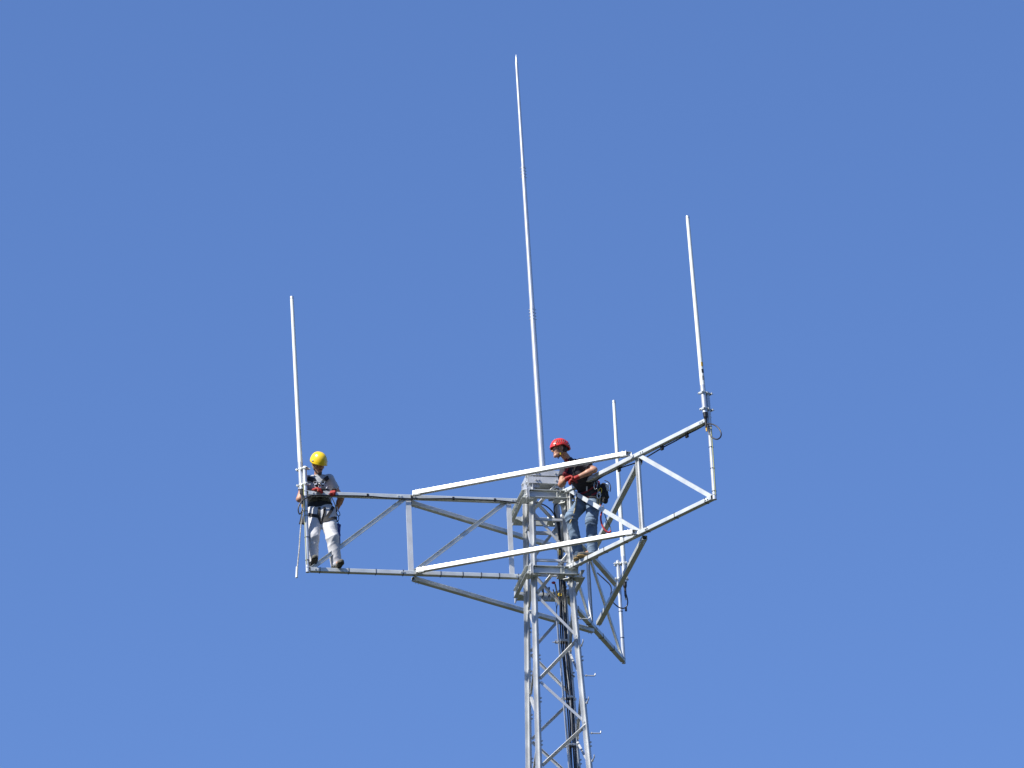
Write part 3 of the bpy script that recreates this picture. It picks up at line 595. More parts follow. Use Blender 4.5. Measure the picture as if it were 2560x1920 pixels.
def ribbon(name, sd, pts, w_, m_, root, off=.004, th=.004, res=5):
    P = [V(p) for p in pts]; Q = []
    for a, b in zip(P[:-1], P[1:]): Q += [a+(b-a)*i/res for i in range(res)]
    Q.append(P[-1]); pr = [sd.project(q, off) for q in Q]; pts_ = [p for p, _ in pr]
    for _ in range(2): pts_ = [pts_[0]]+[(pts_[i-1]+2*pts_[i]+pts_[i+1])/4 for i in range(1, len(pts_)-1)]+[pts_[-1]]
    vs = []
    for i, p in enumerate(pts_):
        t = nrm(pts_[min(i+1, len(pts_)-1)]-pts_[max(i-1, 0)]); g_ = pr[i][1]; s_ = nrm(np.cross(t, g_))
        for sg in (-1, 1):
            for o in (-th, th*.5): vs.append(p+s_*sg*w_/2+g_*o)
    fs = []
    for i in range(len(pts_)-1):
        a = i*4; b = a+4; fs += [(a, a+1, b+1, b), (a+1, a+3, b+3, b+1), (a+3, a+2, b+2, b+3), (a+2, a, b, b+2)]
    k = (len(pts_)-1)*4; fs += [(0, 2, 3, 1), (k, k+1, k+3, k+2)]; m = MB(); m.add(vs, fs, False); return m.build(name, m_, root)
def folds(amp, seed, regions, base=.0016):
    r_ = np.random.RandomState(seed); W = r_.normal(0, 1, (5, 3))*V(24, 24, 52); ph = r_.uniform(0, 6.28, 5)
    def f(P):
        warp = np.sin(P@V(9., 7., 11.)+seed)[..., None]*V(.02, .02, .03)+np.sin(P@V(-13., 17., 6.)+2*seed)[..., None]*V(.012, .012, .015); Q = P+warp
        n_ = sum((1-np.abs(np.sin(Q@W[i]*.5+ph[i])))**2 for i in range(5))/5
        wgt = np.full(P.shape[:-1], base)
        for c, rad, a in regions: wgt = np.maximum(wgt, a*amp*np.exp(-np.sum((P-V(c))**2, -1)/(rad*rad)))
        return -n_*wgt*2.2+wgt*.6
    return f
def hand(s, wr, fwd, nrm_palm, thumb_side, curl=.6, sc_=1.0, fat=1.0):
    """wr wrist, fwd towards the fingertips, nrm_palm out of the palm, thumb_side: direction of the thumb; adds prims"""
    f, n_ = nrm(fwd), nrm(nrm_palm); n_ = nrm(n_-f*np.dot(f, n_)); t = V(thumb_side); t = nrm(t-f*np.dot(t, f)-n_*np.dot(t, n_))
    wr = V(wr)
    for o in (-.026, -.009, .009, .026): s.cap(wr+t*o*.75*sc_+f*.015*sc_, wr+f*.085*sc_+t*o*sc_, .0145*fat, .013*fat, k=.012)
    for o, L in ((.029, .068), (.010, .078), (-.010, .072), (-.028, .056)):
        p = wr+f*.088*sc_+t*o*sc_; d = f
        for j, (ll, ang) in enumerate(((.42, .55), (.32, 1.25), (.26, 1.75))):
            d = nrm(f*math.cos(ang*curl)+n_*math.sin(ang*curl)+t*o*.6); q = p+d*L*ll*sc_; s.cap(p, q, (.0100-.0008*j)*fat, (.0092-.0010*j)*fat, k=.004); p = q
    p = wr+f*.028*sc_+t*.026*sc_; q = p+nrm(t*.8+f*.6+n_*.35)*.036*sc_; r_ = q+nrm(f*.8+t*.25+n_*.5)*.032*sc_
    s.cap(p, q, .0135*fat, .0115*fat, k=.010); s.cap(q, r_, .011*fat, .009*fat, k=.004)

def head(s, c, f, u, sk=1.0):
    """c: centre of the cranium, f: facing, u: up"""
    f = nrm(f); u = nrm(V(u)-f*np.dot(u, f)); l = np.cross(u, f); A = [l, f, u]
    def p(a, b, z): return c+l*a*sk+f*b*sk+u*z*sk
    s.ell(p(0, -.012, .02), V(.076, .096, .088)*sk, A, k=.02); s.ell(p(0, .030, -.035), V(.060, .062, .078)*sk, A, k=.02)
    s.cap(p(-.040, -.005, -.062), p(-.014, .072, -.098), .022*sk, .019*sk, k=.02); s.cap(p(.040, -.005, -.062), p(.014, .072, -.098), .022*sk, .019*sk, k=.02)
    s.cap(p(-.010, .078, -.102), p(.010, .078, -.102), .0165*sk, k=.012)                                  # chin
    s.cap(p(-.032, .080, .018), p(.032, .080, .018), .010*sk, k=.014)                                   # brow
    for sg in (-1, 1):
        s.ell(p(sg*.030, .094, .001), V(.015, .012, .010)*sk, A, k=.010, sub=True)
        s.ell(p(sg*.030, .078, .000), V(.0125, .0125, .0115)*sk, A, k=.004)
        s.ell(p(sg*.046, .055, -.030), V(.018, .020, .016)*sk, A, k=.018)                                # cheek
        s.ell(p(sg*.079, -.008, -.012), V(.007, .017, .030)*sk, A, k=.006); s.ell(p(sg*.086, -.003, -.010), V(.006, .009, .016)*sk, A, k=.003, sub=True)
    s.cap(p(0, .088, .010), p(0, .111, -.030), .0075*sk, .0105*sk, k=.008); s.ell(p(-.010, .098, -.036), V(.007, .009, .006)*sk, A, k=.006); s.ell(p(.010, .098, -.036), V(.007, .009, .006)*sk, A, k=.006)
    s.cap(p(-.017, .087, -.060), p(.017, .087, -.060), .0075*sk, k=.006); s.cap(p(-.016, .086, -.072), p(.016, .086, -.072), .008*sk, k=.006)
    s.cap(p(-.020, .096, -.066), p(.020, .096, -.066), .0022*sk, k=.003, sub=True)
    return f, u, l, p

def helmet(root, name, P, m_, a, b, h_, rim, z0, ridge=None, brim=0.0, fx=0.0):
    """P(l, f, u) local head frame; a, b half width and length"""
    N, K = 56, 16; vs = []; fs = []; m = MB()
    for shell, dr in ((0, 0.0), (1, -.010)):
        for j in range(K+1):
            for i in range(N):
                ph = 2*math.pi*i/N; t = j/K; rz = rim(ph); ang = t*math.pi/2
                zz = rz+(h_-dr*-1-rz)*math.sin(ang); rr = math.cos(ang)**.82 if j < K else 0
                bulge = 1+.035*math.cos(ang)**8*0+brim*(1 if (j == 0 and math.cos(ph-math.pi/2) > .2) else 0)
                x = math.cos(ph)*(a+dr)*rr*bulge; y = math.sin(ph)*(b+dr)*rr*bulge
                if ridge and shell == 0:
                    q = ridge(ph, t); x *= 1+q; y *= 1+q; zz += q*.09*math.sin(ang)
                vs.append(P(x, y+fx, z0+zz))
    o = (K+1)*N
    for sh in (0, 1):
        for j in range(K):
            for i in range(N):
                q = (sh*o+j*N+i, sh*o+j*N+(i+1) % N, sh*o+(j+1)*N+(i+1) % N, sh*o+(j+1)*N+i); fs.append(q if sh == 0 else q[::-1])
    for i in range(N): fs.append((i, o+i, o+(i+1) % N, (i+1) % N))
    m.add(vs, fs, True); return m.build(name, m_, root)

def shoe(root, heel, toe, up, m_, sole_m, side_=1):
    heel, toe = V(heel), V(toe); f = nrm(toe-heel); u = V(up); u = nrm(u-f*np.dot(u, f)); l = np.cross(u, f)
    L = np.linalg.norm(toe-heel); s = SDF(.02)
    s.cap(heel+f*.045+u*.050, heel+f*.10+u*.055, .040, .042); s.cap(heel+f*.09+u*.045, toe-f*.045+u*.030, .042, .036, sq=(u, .85)); s.cap(toe-f*.07+u*.030, toe-f*.038+u*.028, .044, .034, sq=(u, .8))
    s.cap(heel+f*.050+u*.06, heel+f*.055+u*.125, .042, .044)
    s.cut(heel+u*.012, -u, .5)
    o = sdf_obj('shoe', s, .006, m_, root)
    q = SDF(.01); q.cap(heel+f*.045+u*.008, heel+f*.11+u*.008, .038, .032, sq=(u, .35)); q.cap(heel+f*.10+u*.008, toe-f*.045+u*.008, .034, .043, sq=(u, .35)); q.cap(toe-f*.07+u*.008, toe-f*.038+u*.008, .046, .036, sq=(u, .35))
    sdf_obj('sole', q, .0055, sole_m, o)
    m = MB()
    for i in range(4): c = heel+f*(.125+.026*i)+u*(.098-.014*i); m.sweep([c-l*.026-u*.012, c+u*.0, c+l*.026-u*.012], .0028, n=6, smooth_iter=1)
    m.build('laces', BEIGE if sole_m is SOLET else BLACK, o)

def person(J, label, hair=True):
    t = thing('person', label, 'person', (J['ankL']+J['ankR'])/2-V(0, 0, .08)); return t
def limbs(J, add, neck_k, hands):
    """skin body as one continuous field"""
    s = SDF(.03); lat = nrm(J['shL']-J['shR'])
    s.cap(J['hipR'], J['hipL'], .095, k=.05); s.cap(J['pel'], J['mid'], .095, .10, sq=(lat, 1.22), k=.05); s.cap(J['mid'], J['chest'], .10, .112, sq=(lat, 1.32), k=.05)
    s.cap(J['shR']*.85+J['shL']*.15, J['shL']*.85+J['shR']*.15, .055, k=.05)
    s.cap(J['neck']-nrm(J['head']-J['neck'])*.05, J['head'], .052, .050, k=.03)
    for q in 'RL':
        s.cap(J['sh'+q], J['el'+q], .051, .042, k=.02); s.cap(J['el'+q], J['el'+q]+(J['wr'+q]-J['el'+q])*.35, .043, .044, k=.015); s.cap(J['el'+q]+(J['wr'+q]-J['el'+q])*.3, J['wr'+q], .043, .028, k=.015)
        s.cap(J['hip'+q], J['knee'+q], .082, .055, k=.04); s.cap(J['knee'+q], J['ank'+q], .056, .038, k=.03); s.cap(J['ank'+q], J['ank'+q]+(J['toe'+q]-J['ank'+q])*.5, .034, .016, k=.02)
    for h_ in hands: hand(s, *h_)
    return s
def trousers(J, seed, waist_z, hem=.05, fat=1.0, front=V(0, -1, 0)):
    s = SDF(.045); lat = nrm(J['hipL']-J['hipR'])
    s.cap(J['hipR']+V(0, 0, -.01), J['hipL']+V(0, 0, -.01), .108*fat, k=.06); s.cap(J['hipR']*.5+J['hipL']*.5, J['mid'], .108*fat, .105, sq=(lat, 1.22), k=.06)
    reg = []
    for q in 'RL':
        d = nrm(J['ank'+q]-J['knee'+q]); e_ = J['ank'+q]-d*hem
        s.cap(J['hip'+q], J['knee'+q], .099*fat, .071*fat, k=.05); s.cap(J['knee'+q], e_, .071*fat, .064*fat, flat=True, k=.04)
        reg += [(J['knee'+q]+d*.03, .16, 1.0), (e_-d*.04, .11, 1.1), (J['hip'+q]+V(0, 0, -.05), .10, .7)]
    s.disp = folds(.0145, seed, reg, .004); s.cut(V(J['pel'][0], J['pel'][1], waist_z), EZ, .4); return s
def shirt(J, seed, sleeve=.55, fat=1.0, hem=None, neck_dir=None):
    s = SDF(.035); lat = nrm(J['shL']-J['shR']); 
    s.cap(J['pel']+(J['mid']-J['pel'])*.25, J['mid'], .112*fat, .112*fat, sq=(lat, 1.22), k=.05); s.cap(J['mid'], J['chest'], .115*fat, .128*fat, sq=(lat, 1.30), k=.05)
    s.cap(J['shR'], J['shL'], .064*fat, k=.05); s.cap(J['chest']+(J['neck']-J['chest'])*.5, J['neck']+(J['neck']-J['chest'])*.02, .075, .060, k=.05)
    reg = [(J['mid'], .22, .9), (J['chest'], .16, .5)]
    for q in 'RL':
        e_ = J['sh'+q]+(J['el'+q]-J['sh'+q])*sleeve; s.cap(J['sh'+q], e_, .064*fat, .060*fat, flat=True, k=.03); reg.append((e_, .10, .9)); reg.append((J['sh'+q], .10, .6))
    nd = nrm(J['head']-J['neck']) if neck_dir is None else nrm(neck_dir)
    s.cut(J['neck']+nd*.018, nd, .075)
    s.disp = folds(.0125, seed, reg, .003)
    return s
def vec(d): return {k: V(v) for k, v in d.items()}

# ---------------------------------------------------------------- worker in the yellow helmet
J = vec(dict(pel=(-3.04, -.45, .95), mid=(-3.055, -.455, 1.12), hipR=(-3.125, -.45, .90), hipL=(-2.955, -.47, .90), kneeR=(-3.15, -.60, .51), kneeL=(-2.885, -.60, .49),
    ankR=(-3.165, -.55, .19), ankL=(-2.845, -.54, .13), toeR=(-3.13, -.83, .13), toeL=(-2.765, -.80, .065), chest=(-3.065, -.51, 1.27), shR=(-3.225, -.54, 1.385), shL=(-2.905, -.58, 1.365),
    neck=(-3.055, -.575, 1.425), head=(-3.04, -.675, 1.560), elR=(-3.32, -.53, 1.115), wrR=(-3.120, -.655, 1.175), elL=(-2.755, -.48, 1.12), wrL=(-2.83, -.33, 1.02)))
Y = person(J, 'person in a yellow helmet, grey shirt and white trousers standing on the long arm')
c = J['head']+V(0, 0, 0)
hf = nrm(V(.48, -.62, -.64)); hu = V(.18, -.52, .80)
hR = (J['wrR'], V(.72, -.62, -.05), V(.1, .0, -1), V(.4, .55, .3), .95, .93, 1.0)
hL = (J['wrL'], V(-.55, .30, -.55), V(-.6, .2, .4), V(.2, .4, .8), .4, .95, 1.0)
b = limbs(J, None, 0, [hR, hL]); f, u, l, HP = head(b, c, hf, hu, 1.0)
sdf_obj('body', b, .0058, SKIN, Y)
sh_ = shirt(J, 3, .56, fat=1.06, neck_dir=V(0, -.35, .93)); sdf_obj('shirt', sh_, .0062, GREYT, Y)
tr = trousers(J, 11, 1.02, hem=-.035, fat=1.20); sdf_obj('trousers', tr, .0062, WHTP, Y)
gl = SDF(.01); hand(gl, *hR[:5], 1.10, 1.45); gl.cap(J['wrR']-nrm(V(.155, -.17, -.01))*.035, J['wrR']+V(.02, 0, 0), .031, .033, k=.01); sdf_obj('glove', gl, .0050, GLOVE, Y)
shoe(Y, (-3.188, -.440, .052), (-3.110, -.815, .125), EZ, SHOEM, SOLED); shoe(Y, (-2.868, -.430, .034), (-2.758, -.800, .042), EZ, SHOEM, SOLED)
st = SDF(.015); A = [l, f, u]
st.cap(HP(-.048, .012, -.068), HP(-.014, .076, -.103), .0215, .0190); st.cap(HP(.048, .012, -.068), HP(.014, .076, -.103), .0215, .0190); st.cap(HP(-.014, .080, -.106), HP(.014, .080, -.106), .0170)
st.cap(HP(-.020, .0915, -.052), HP(.020, .0915, -.052), .0062, k=.004)
st.ell(HP(0, .098, -.066), V(.024, .02, .012), A, k=.004, sub=True); sdf_obj('beard', st, .0045, STUB, Y)
hr = SDF(.01); hr.ell(HP(0, -.020, .018), V(.0785, .094, .088), A); hr.cut(HP(0, .028, 0), f, .3); hr.cut(HP(0, 0, -.055), -u, .3); hr.ell(HP(.085, -.008, -.012), V(.014, .022, .034), A, sub=True, k=.004); hr.ell(HP(-.085, -.008, -.012), V(.014, .022, .034), A, sub=True, k=.004); sdf_obj('hair', hr, .006, HAIR, Y)
def rimY(ph):   # ph: 0 left, 90 deg front, 180 right, 270 back
    s_ = math.sin(ph); return .010-.012*abs(math.cos(ph))-.006*max(s_, 0)+.028*max(0, -s_-.25)
hel = helmet(Y, 'helmet', HP, YELH, .115, .140, .152, rimY, .014, brim=.045, fx=-.004, ridge=lambda ph, t: .012*math.exp(-((t-.16)/.05)**2))
for sg in (1, -1):
    m = MB(); m.sweep([HP(sg*.108, .035, .048), HP(sg*.112, .028, .052), HP(sg*.110, .012, .040)], .009, n=6); m.build('emblem', LBL2, hel)
m = MB()
for sg in (-1, 1):
    m.sweep([HP(sg*.082, .030, .02), HP(sg*.078, .018, -.040), HP(sg*.060, .030, -.085), HP(0, .058, -.128)], .0045, n=6); m.sweep([HP(sg*.080, -.045, .01), HP(sg*.081, -.010, -.038), HP(sg*.074, .018, -.055)], .0045, n=6)
m.build('chin_strap', BEIGE, hel)
for q, sg in (('R', -1), ('L', 1)):
    m = MB(); m.ball(HP(sg*.030, .0865, .000), .0062, 6); m.build('eye', EYEW, Y)
# harness
both = SDF(.04); both.p = sh_.p+tr.p
m = MB(); pc = J['pel']+V(0, 0, .10)
har = []
def ring(z0, z1, cx, cy, rx, ry, nm, mm, root, tilt=0.0):
    m = MB(); N = 40; vs = []; 
    for zz, rr in ((z0, 0), (z0, .010), (z1, .010), (z1, 0)):
        for i in range(N): a_ = 2*math.pi*i/N; vs.append(V(cx+(rx+rr)*math.cos(a_), cy+(ry+rr)*math.sin(a_), zz+tilt*math.sin(a_)))
    fs = [(k*N+i, k*N+(i+1) % N, ((k+1) % 4)*N+(i+1) % N, ((k+1) % 4)*N+i) for k in range(4) for i in range(N)]; m.add(vs, fs, False); return m.build(nm, mm, root)
ring(.965, 1.055, -3.043, -.452, .158, .130, 'waist_belt', WEB, Y)
ring(1.065, 1.155, -3.048, -.456, .150, .126, 'back_support', OLIVE, Y)
for nm_, k_, w_, mm in (('shoulder_strap', 'y_shR', .062, WEB), ('shoulder_strap', 'y_shL', .055, WEB), ('chest_strap', 'y_down', .055, WEB), ('leg_strap', 'y_legR1', .035, WEB), ('leg_strap', 'y_legL1', .035, WEB), ('thigh_loop', 'y_loopR', .045, WEB), ('thigh_loop', 'y_loopL', .045, WEB), ('leg_strap', 'y_diag', .04, WEB)):
    ribbon(nm_, sh_ if k_ in ('y_shR', 'y_shL', 'y_down') else tr, Ds[k_], w_, mm, Y, off=.007)
for k_ in ('y_buckR', 'y_buckL'):
    p_, g_ = sh_.project(Ds[k_][0], .014); s_ = nrm(np.cross(EZ, g_)); tl = .25 if k_ == 'y_buckR' else 0.0; up_ = nrm(np.cross(g_, s_)); ex = nrm(s_+up_*tl); ey = nrm(np.cross(g_, ex)); m = MB()
    q = [p_+ex*.026+ey*.013, p_-ex*.026+ey*.013, p_-ex*.022-ey*.013, p_+ex*.022-ey*.013]
    for i in range(4): m.cyl(q[i], q[(i+1) % 4], .0045, n=8)
    m.rbox(p_-ex*.020-ey*.026, p_+ex*.020-ey*.026, g_, .006, .022); m.build('buckle', CHROME, Y)
p_, g_ = sh_.project((-3.03, -.74, 1.26), .016); m = MB(); m.ball(p_, .011, 6); m.ball(p_+V(-.008, 0, -.03), .009, 6); m.sweep([p_+V(-.02, 0, .03), p_+V(.0, -.006, .015), p_+V(.015, 0, .035)], .005); m.build('chest_ring', CHROME, Y)
p_, g_ = sh_.project((-3.025, -.72, 1.195), .012); m = MB(); m.rbox(p_-V(.02, 0, 0), p_+V(.02, 0, 0), EZ, .024, .012); m.build('buckle', CHROME, Y)
# gear carried by this worker
t = thing('climbing_rope', 'pale braided rope with a white end sleeve hanging from the belt beside the end pole', 'rope', D['rope'][0])
RP = [V(p) for p in D['rope']]; m = MB(); m.sweep([RP[0]+V(.02, .12, .06)]+RP, .0085, n=10); m.build('rope', ROPEM, t)
m = MB(); q0, q1 = [V(p) for p in D['ropeend']]; m.cyl(q0+V(0, 0, .04), q1, .0155, .0165, n=14); m.ball(q1+V(0, -.004, .006), .015, 6); m.build('end_sleeve', WHITE, t)
m = MB(); m.sweep([RP[0]+V(-.01, 0, .02), RP[0]+V(-.028, 0, -.10), RP[0]+V(-.055, 0, -.20)], .010); m.build('strap', WEB, t)
t = thing('belt_pouch', 'dark wedge shaped pouch on the belt behind the end pole', 'pouch', (-3.26, -.50, .78)); s = SDF(.015); s.cap((-3.245, -.47, .88), (-3.262, -.50, .77), .03, .045, sq=(V(0, 1, 0), .7)); s.cut((-3.27, -.5, .755), V(-.25, 0, -1), .2); sdf_obj('pouch', s, .006, WEB, t)
t = thing('tool_bag', 'long blue bag hanging by a carabiner at the thigh of the yellow helmeted worker', 'bag', D['bluebag'][1])
s = SDF(.012); B0, B1 = V(-2.812, -.46, .755), V(-2.815, -.45, .40); s.cap(B0+V(0, 0, -.03), B1+V(.0, 0, .04), .038, .030, sq=(V(0, 1, 0), .55), k=.01); s.cap(B0+V(-.02, 0, -.01), B0+V(.022, 0, -.015), .022, .022, sq=(V(0, 1, 0), .8)); s.disp = folds(.006, 4, [(B0+V(0, 0, -.1), .3, 1.0)], .003); s.cut(B0+V(0, 0, .0), V(.35, 0, 1), .2); sdf_obj('bag', s, .0055, BLUEB, t)
m = MB(); m.sweep([B0+V(-.028, 0, -.01), B0+V(-.012, 0, .035), B0+V(-.006, 0, .055), B0+V(.0, 0, .035), B0+V(.02, 0, -.02)], .005); m.build('cord', WEB, t)
def krab(root, c, ax, w_, h_, m_, r=.0055):
    c = V(c); ax = nrm(ax); x = nrm(np.cross(ax, V(0, 1, 0))); m = MB()
    pts = [c+x*w_/2*math.cos(a_)+ax*(h_/2*math.sin(a_)) for a_ in np.linspace(0, 2*math.pi, 17)]; m.sweep(pts, r, n=8, smooth_iter=1); return m.build('carabiner', m_, root)
krab(t, (-2.822, -.46, .835), (0, 0, 1), .055, .10, WEB); 
t = thing('lanyard', 'short steel hook and lanyard clipped at the hip of the yellow helmeted worker', 'lanyard', (-2.83, -.5, .95))
K_ = [V(p) for p in Ds['krab']]; m = MB(); m.sweep([V(-2.885, -.62, 1.10), V(-2.865, -.62, 1.05), V(-2.84, -.58, 1.0), V(-2.828, -.54, .955)], .006); m.build('cord', BEIGE, t); krab(t, (-2.822, -.53, .925), (.15, 0, 1), .034, .09, CHROME); krab(t, (-2.80, -.52, .885), (-.35, 0, 1), .040, .09, WEB)
# second red glove gripping the chord
g2 = V(Ds['glove2'][0]); t = thing('work_glove', 'red work glove folded over the upper chord at the hip of the yellow helmeted worker', 'glove', g2)
s = SDF(.01); hand(s, g2+V(.012, .085, .045), V(-.12, -.95, -.30), V(0, -.1, -1), V(-1, 0, 0), 1.2, .95, 1.25); sdf_obj('glove', s, .005, GLOVE, t)
m = MB(); m.rbox(g2+V(-.012, .085, .085), g2+V(.045, .085, .085), EZ, .02, .05); m.build('cuff', WEB, t)
# small black hand tool he holds on the chord
t = thing('hand_tool', 'black hand tool held on the upper chord between the red gloves', 'tool', (-2.97, -.71, 1.16)); m = MB(); m.rbox(V(-3.01, -.735, 1.165), V(-2.955, -.735, 1.16), EZ, .045, .04); m.cyl(V(-2.96, -.74, 1.155), V(-2.90, -.74, 1.135), .011); m.build('body', BLACK, t); m = MB(); m.cyl(V(-3.0, -.74, 1.188), V(-3.02, -.76, 1.215), .009); m.rbox(V(-2.94, -.757, 1.150), V(-2.925, -.757, 1.175), EZ, .015, .012); m.build('metal_fitting', CHROME, t)

# ---------------------------------------------------------------- worker in the red helmet
J = vec(dict(pel=(.655, -.42, 1.02), mid=(.585, -.50, 1.13), hipR=(.585, -.385, .99), hipL=(.690, -.485, .985), kneeR=(.345, -.50, .66), kneeL=(.615, -.59, .555), ankR=(.425, -.36, .15), ankL=(.610, -.535, .14),
    toeR=(.39, -.52, .06), toeL=(.41, -.585, .055), chest=(.465, -.635, 1.235), shR=(.305, -.60, 1.355), shL=(.545, -.83, 1.30), neck=(.350, -.740, 1.400), head=(.240, -.840, 1.522),
    elR=(.235, -.745, 1.045), wrR=(.300, -.845, 1.075), elL=(.69, -.87, 1.180), wrL=(.445, -.880, 1.070)))
X = person(J, 'person in a red helmet, navy shirt and blue jeans leaning over the nearest arm')
hf = nrm(V(-.95, -.28, -.06)); hu = V(-.08, -.05, 1)
hR2 = (J['wrR'], V(.75, -.35, .05), V(.2, -.3, -.8), V(-.1, .5, .7), 1.0, .95, 1.05)
hL2 = (J['wrL'], V(-.85, .0, -.30), V(-.3, .35, -.8), V(-.1, .4, .8), 1.1, .95, 1.05)
b = limbs(J, None, 0, [hR2, hL2]); f, u, l, HP = head(b, J['head'], hf, hu, 1.0)
sdf_obj('body', b, .0058, SKIN, X)
sh_ = shirt(J, 8, .62, fat=1.10, neck_dir=V(-.5, -.35, .8)); sdf_obj('shirt', sh_, .0062, NAVYT, X)
tr = trousers(J, 5, 1.075, hem=-.045, fat=1.12); sdf_obj('jeans', tr, .0062, JEAN, X)
for hh_, wv in ((hR2, J['wrR']-J['elR']), (hL2, J['wrL']-J['elL'])):
    gl = SDF(.01); hand(gl, *hh_[:5], .99, 1.32); gl.cap(V(hh_[0])-nrm(wv)*.035, V(hh_[0])+nrm(hh_[1])*.02, .031, .033, k=.01); sdf_obj('glove', gl, .0050, GLOVE, X)
shoe(X, (.690, -.510, .036), (.398, -.590, .044), EZ, SHOEM, SOLET); shoe(X, (.445, -.265, .034), (.375, -.545, .036), EZ, SHOEM, SOLET)
A = [l, f, u]
hr = SDF(.01); hr.ell(HP(0, -.022, .016), V(.0785, .093, .088), A); hr.cut(HP(0, .016, 0), f, .3); hr.cut(HP(0, 0, -.050), -u, .3)
for sg in (-1, 1): hr.ell(HP(sg*.085, -.006, -.014), V(.016, .024, .038), A, sub=True, k=.004)
sdf_obj('hair', hr, .006, HAIR, X)
for sg in (-1, 1): m = MB(); m.ball(HP(sg*.030, .0865, .000), .0062, 6); m.build('eye', EYEW, X)
for sg in (-1, 1): m = MB(); m.sweep([HP(sg*.012, .094, .020), HP(sg*.030, .092, .024), HP(sg*.045, .078, .018)], .0032, n=6); m.build('eyebrow', HAIR, X)
m = MB(); m.sweep([HP(-.018, .092, -.0665), HP(0, .0955, -.066), HP(.018, .092, -.0665)], .0035, n=6); m.build('lips', LIPS, X)
def rimR(ph):
    s_ = math.sin(ph); c_ = abs(math.cos(ph)); return .0+.004*s_+.020*math.exp(-((s_+.08)/.35)**2)-.012*max(0, -s_-.3)
def ridgeR(ph, t):
    s_ = math.sin(ph); rz = .16+.10*math.cos(2*ph)*0+.34*max(0, -s_)**2; return .030*math.exp(-((t-rz)/.045)**2)-.018*(1 if t > rz+.04 else 0)*math.exp(-((t-.45)/.3)**2)
hel = helmet(X, 'helmet', HP, REDH, .112, .142, .145, rimR, .010, brim=.04, fx=-.010, ridge=ridgeR)
for sg in (1, -1):
    for i in range(5):
        fy = .062-.027*i; m = MB(); pts = []
        for tz in (.052, .075, .098):
            xx = .112*math.sqrt(max(0, 1-((fy-.10*(tz-.07)+.010)/.142)**2))*math.cos(math.asin(min(.98, (tz-.010)/.145)))**.82; pts.append(HP(sg*(xx+.0005), fy-.35*(tz-.07), tz+.004))
        m.sweep(pts, .0058, n=6, smooth_iter=1); m.build('vent', LBL, hel)
    m = MB(); q = HP(sg*.103, .085, .030); m.ball(q-l*sg*.012, .011, 6); m.build('emblem', LBL, hel)
    m = MB(); q = HP(sg*.100, -.105, .028); m.ball(q-l*sg*.014, .013, 6); m.build('adjuster', LBL, hel)
m = MB()
for sg in (-1, 1):
    m.sweep([HP(sg*.084, .055, .012), HP(sg*.081, .030, -.045), HP(sg*.066, .020, -.088)], .0048, n=6); m.sweep([HP(sg*.086, -.075, .005), HP(sg*.080, -.040, -.060), HP(sg*.068, .012, -.086)], .0048, n=6)
    m.sweep([HP(sg*.066, .020, -.088), HP(sg*.045, .022, -.118), HP(0, .035, -.135)], .0048, n=6)
m.build('chin_strap', BLACK, hel); m = MB(); m.rbox(HP(.073, .020, -.080), HP(.071, .018, -.108), l, .010, .018); m.build('strap_buckle', YCLIP, hel)
# harness of this worker
bt = SDF(.04); bt.p = [q for q in tr.p if q[0] != 'h']
def loop(sd, c_, n_, rad, w_, mm, nm, root, N=22, off=.006):
    n_ = nrm(n_); a_ = nrm(np.cross(n_, V(.2, .3, .9))); b_ = np.cross(n_, a_); pts = [V(c_)+(a_*math.cos(2*math.pi*i/N)+b_*math.sin(2*math.pi*i/N))*rad for i in range(N+1)]; return ribbon(nm, sd, pts, w_, mm, root, off=off, res=2)
un = SDF(.04); un.p = [q for q in sh_.p if q[0] != 'h']+[q for q in tr.p if q[0] != 'h']
ax = nrm(J['mid']-J['pel'])
loop(un, J['pel']+ax*.055, ax, .17, .075, WEB, 'waist_belt', X, off=.010); loop(un, J['pel']+ax*.105, ax, .17, .020, REDW, 'belt_trim', X, off=.012); loop(un, J['pel']+ax*.005, ax, .17, .024, REDW, 'belt_trim', X, off=.012)
for q in 'RL':
    d_ = nrm(J['knee'+q]-J['hip'+q]); loop(tr, J['hip'+q]+d_*.11, d_, .13, .05, WEB, 'thigh_loop', X)
pb = J['pel']+V(.10, .10, .02)
m = MB(); q_, g_ = un.project(J['hipL']+V(.12, -.06, .05), .02)
ribbon('shoulder_strap', un, [Ds['r_sh'][0], Ds['r_sh'][1], Ds['r_sh'][2], Ds['r_sh'][3], J['mid']+V(-.12, -.15, .0)], .04, REDW, X, off=.006)
ribbon('shoulder_strap', un, [J['shL']+V(-.06, .0, .09), J['shL']+V(-.12, -.06, .02), J['chest']+V(-.10, -.16, -.05), J['mid']+V(-.05, -.20, 0)], .04, WEB, X, off=.006)
ribbon('back_strap', un, [J['shL']+V(-.10, .06, .10), J['chest']+V(.10, .10, .12), J['mid']+V(.16, .12, .10), J['pel']+V(.16, .1, .06)], .04, REDW, X, off=.008)
p_, g_ = un.project(J['chest']+V(.06, .05, .20), .012); m = MB(); m.ball(p_, .020, 7, (1.3, 1, .8)); m.build('back_pad', REDW, X); p_, g_ = un.project(J['chest']+V(.11, .05, .19), .012); m = MB(); m.ball(p_, .015, 7, (1.1, 1, .8)); m.build('back_ring', WHITE, X)
for i, zz in enumerate((.14, .09, .03)):
    p_, g_ = un.project(J['pel']+V(-.02+.03*i, -.25, zz), .016); m = MB(); m.rbox(p_-V(.018, 0, .006), p_+V(.018, 0, .006), EZ, .012, .008); m.build('buckle', CHROME, X)
p_, g_ = un.project(J['pel']+V(-.08, -.22, -.01), .018); m = MB(); m.rbox(p_-V(0, 0, .035), p_+V(.004, 0, .03), V(1, 0, 0), .018, .01); m.build('belt_label', WHITE, X)
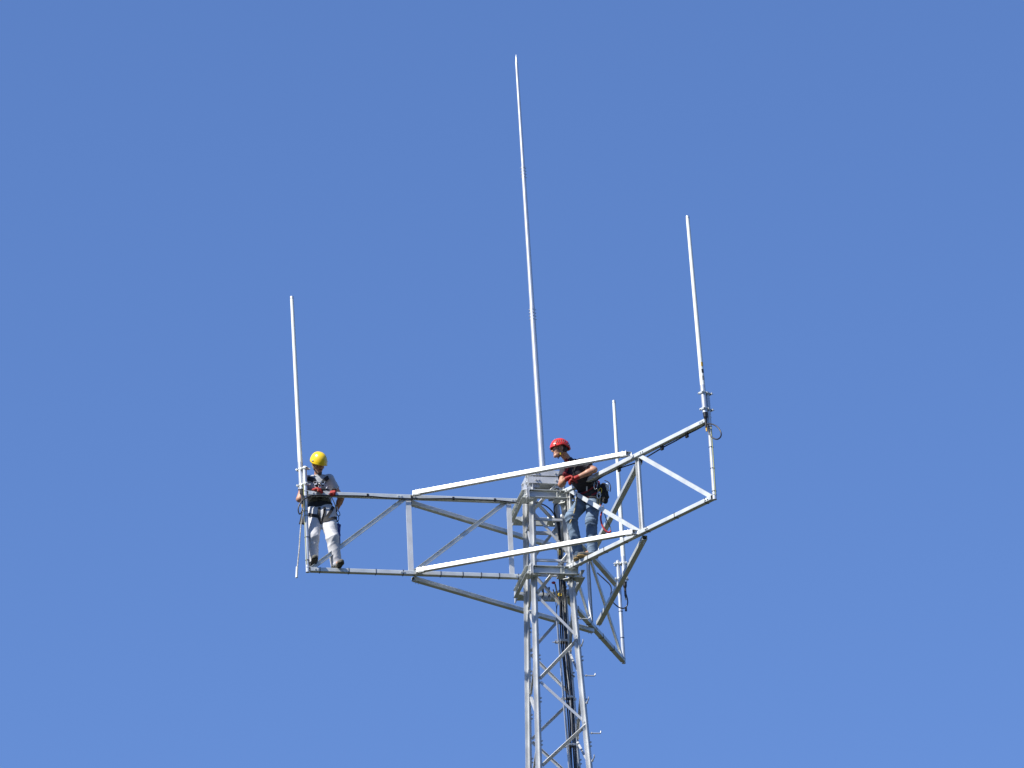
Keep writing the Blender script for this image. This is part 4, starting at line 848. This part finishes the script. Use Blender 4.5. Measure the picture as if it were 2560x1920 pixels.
# gear at the hip
hx = V(.735, -.70, .93)
t = thing('gear_clips', 'cluster of steel carabiners and slings hanging at the hip of the red helmeted worker', 'climbing gear', hx)
krab(t, hx+V(-.035, 0, .10), (0.1, 0, 1), .045, .13, CHROME); krab(t, hx+V(.015, -.01, .03), (-.1, 0, 1), .05, .12, WEB); krab(t, hx+V(.0, -.02, -.06), (.1, 0, 1), .045, .10, CHROME, .007); krab(t, hx+V(.02, -.02, -.0), (.3, 0, 1), .04, .09, YCLIP, .005)
m = MB(); m.sweep([hx+V(-.02, 0, -.08), hx+V(-.03, 0, -.20), hx+V(-.005, 0, -.25)], .012); m.sweep([hx+V(.02, 0, -.08), hx+V(.0, -.01, -.16), hx+V(.01, 0, -.24)], .010); m.build('sling', BEIGE, t); 
m = MB(); m.ball(hx+V(.01, -.02, -.03), .022, 7, (.8, .8, 1.3)); m.build('pulley', CHROME, t)
t = thing('hip_pouch', 'black pouch with a pale rag at the back of the red helmeted worker', 'pouch', hx+V(.10, .1, .05))
s = SDF(.02); s.cap(hx+V(.075, .10, .13), hx+V(.085, .08, -.10), .038, .042); s.cap(hx+V(.10, .06, .06), hx+V(.115, .04, -.07), .022, .026); s.disp = folds(.01, 21, [(hx+V(.08, .08, 0), .2, 1.0)], .004); sdf_obj('pouch', s, .006, WEB, t)
s = SDF(.01); s.cap(hx+V(.118, .03, .11), hx+V(.128, .03, .03), .024, .020); s.disp = folds(.009, 22, [(hx+V(.12, .03, .07), .1, 1.0)], .004); sdf_obj('rag', s, .0055, mat('pale_blue_rag', (.55, .66, .80), .8), t)
m = MB(); m.sweep([hx+V(.09, .02, .17), hx+V(.15, .02, .14), hx+V(.17, .02, .07), hx+V(.155, .02, .0)], .006); m.build('handle', WEB, t)
t = thing('positioning_lanyard', 'red sleeved lanyard hanging in a loop behind the knee of the red helmeted worker', 'lanyard', D['redlan'][0])
m = MB(); RL = [V(p) for p in D['redlan']]; m.sweep([hx+V(.01, .0, -.20)]+RL, .0125, n=10); m.build('sleeve', REDR, t); m = MB(); m.sweep([hx+V(.05, .0, -.20)]+[V(p) for p in D['greylan']], .006, n=8); m.build('cord', OLIVE, t)
t = thing('positioning_lanyard', 'beige rope lanyard hanging in front of the bent knee of the red helmeted worker', 'lanyard', D['beigelan'][0])
m = MB(); BL = [V(p)+V(0, -.12, 0) for p in D['beigelan']]; m.sweep(BL[:2], .006, smooth_iter=0); m.build('strap', WEB, t); m = MB(); m.sweep(BL[1:], .009); m.build('rope', BEIGE, t)
m = MB(); m.box(T(.02, -.375, .19)+V(.43, -.05, -.13), T(.02, -.375, .19)+V(.53, -.05, -.30), E1, .06, .01)
EOF_MARK = 1
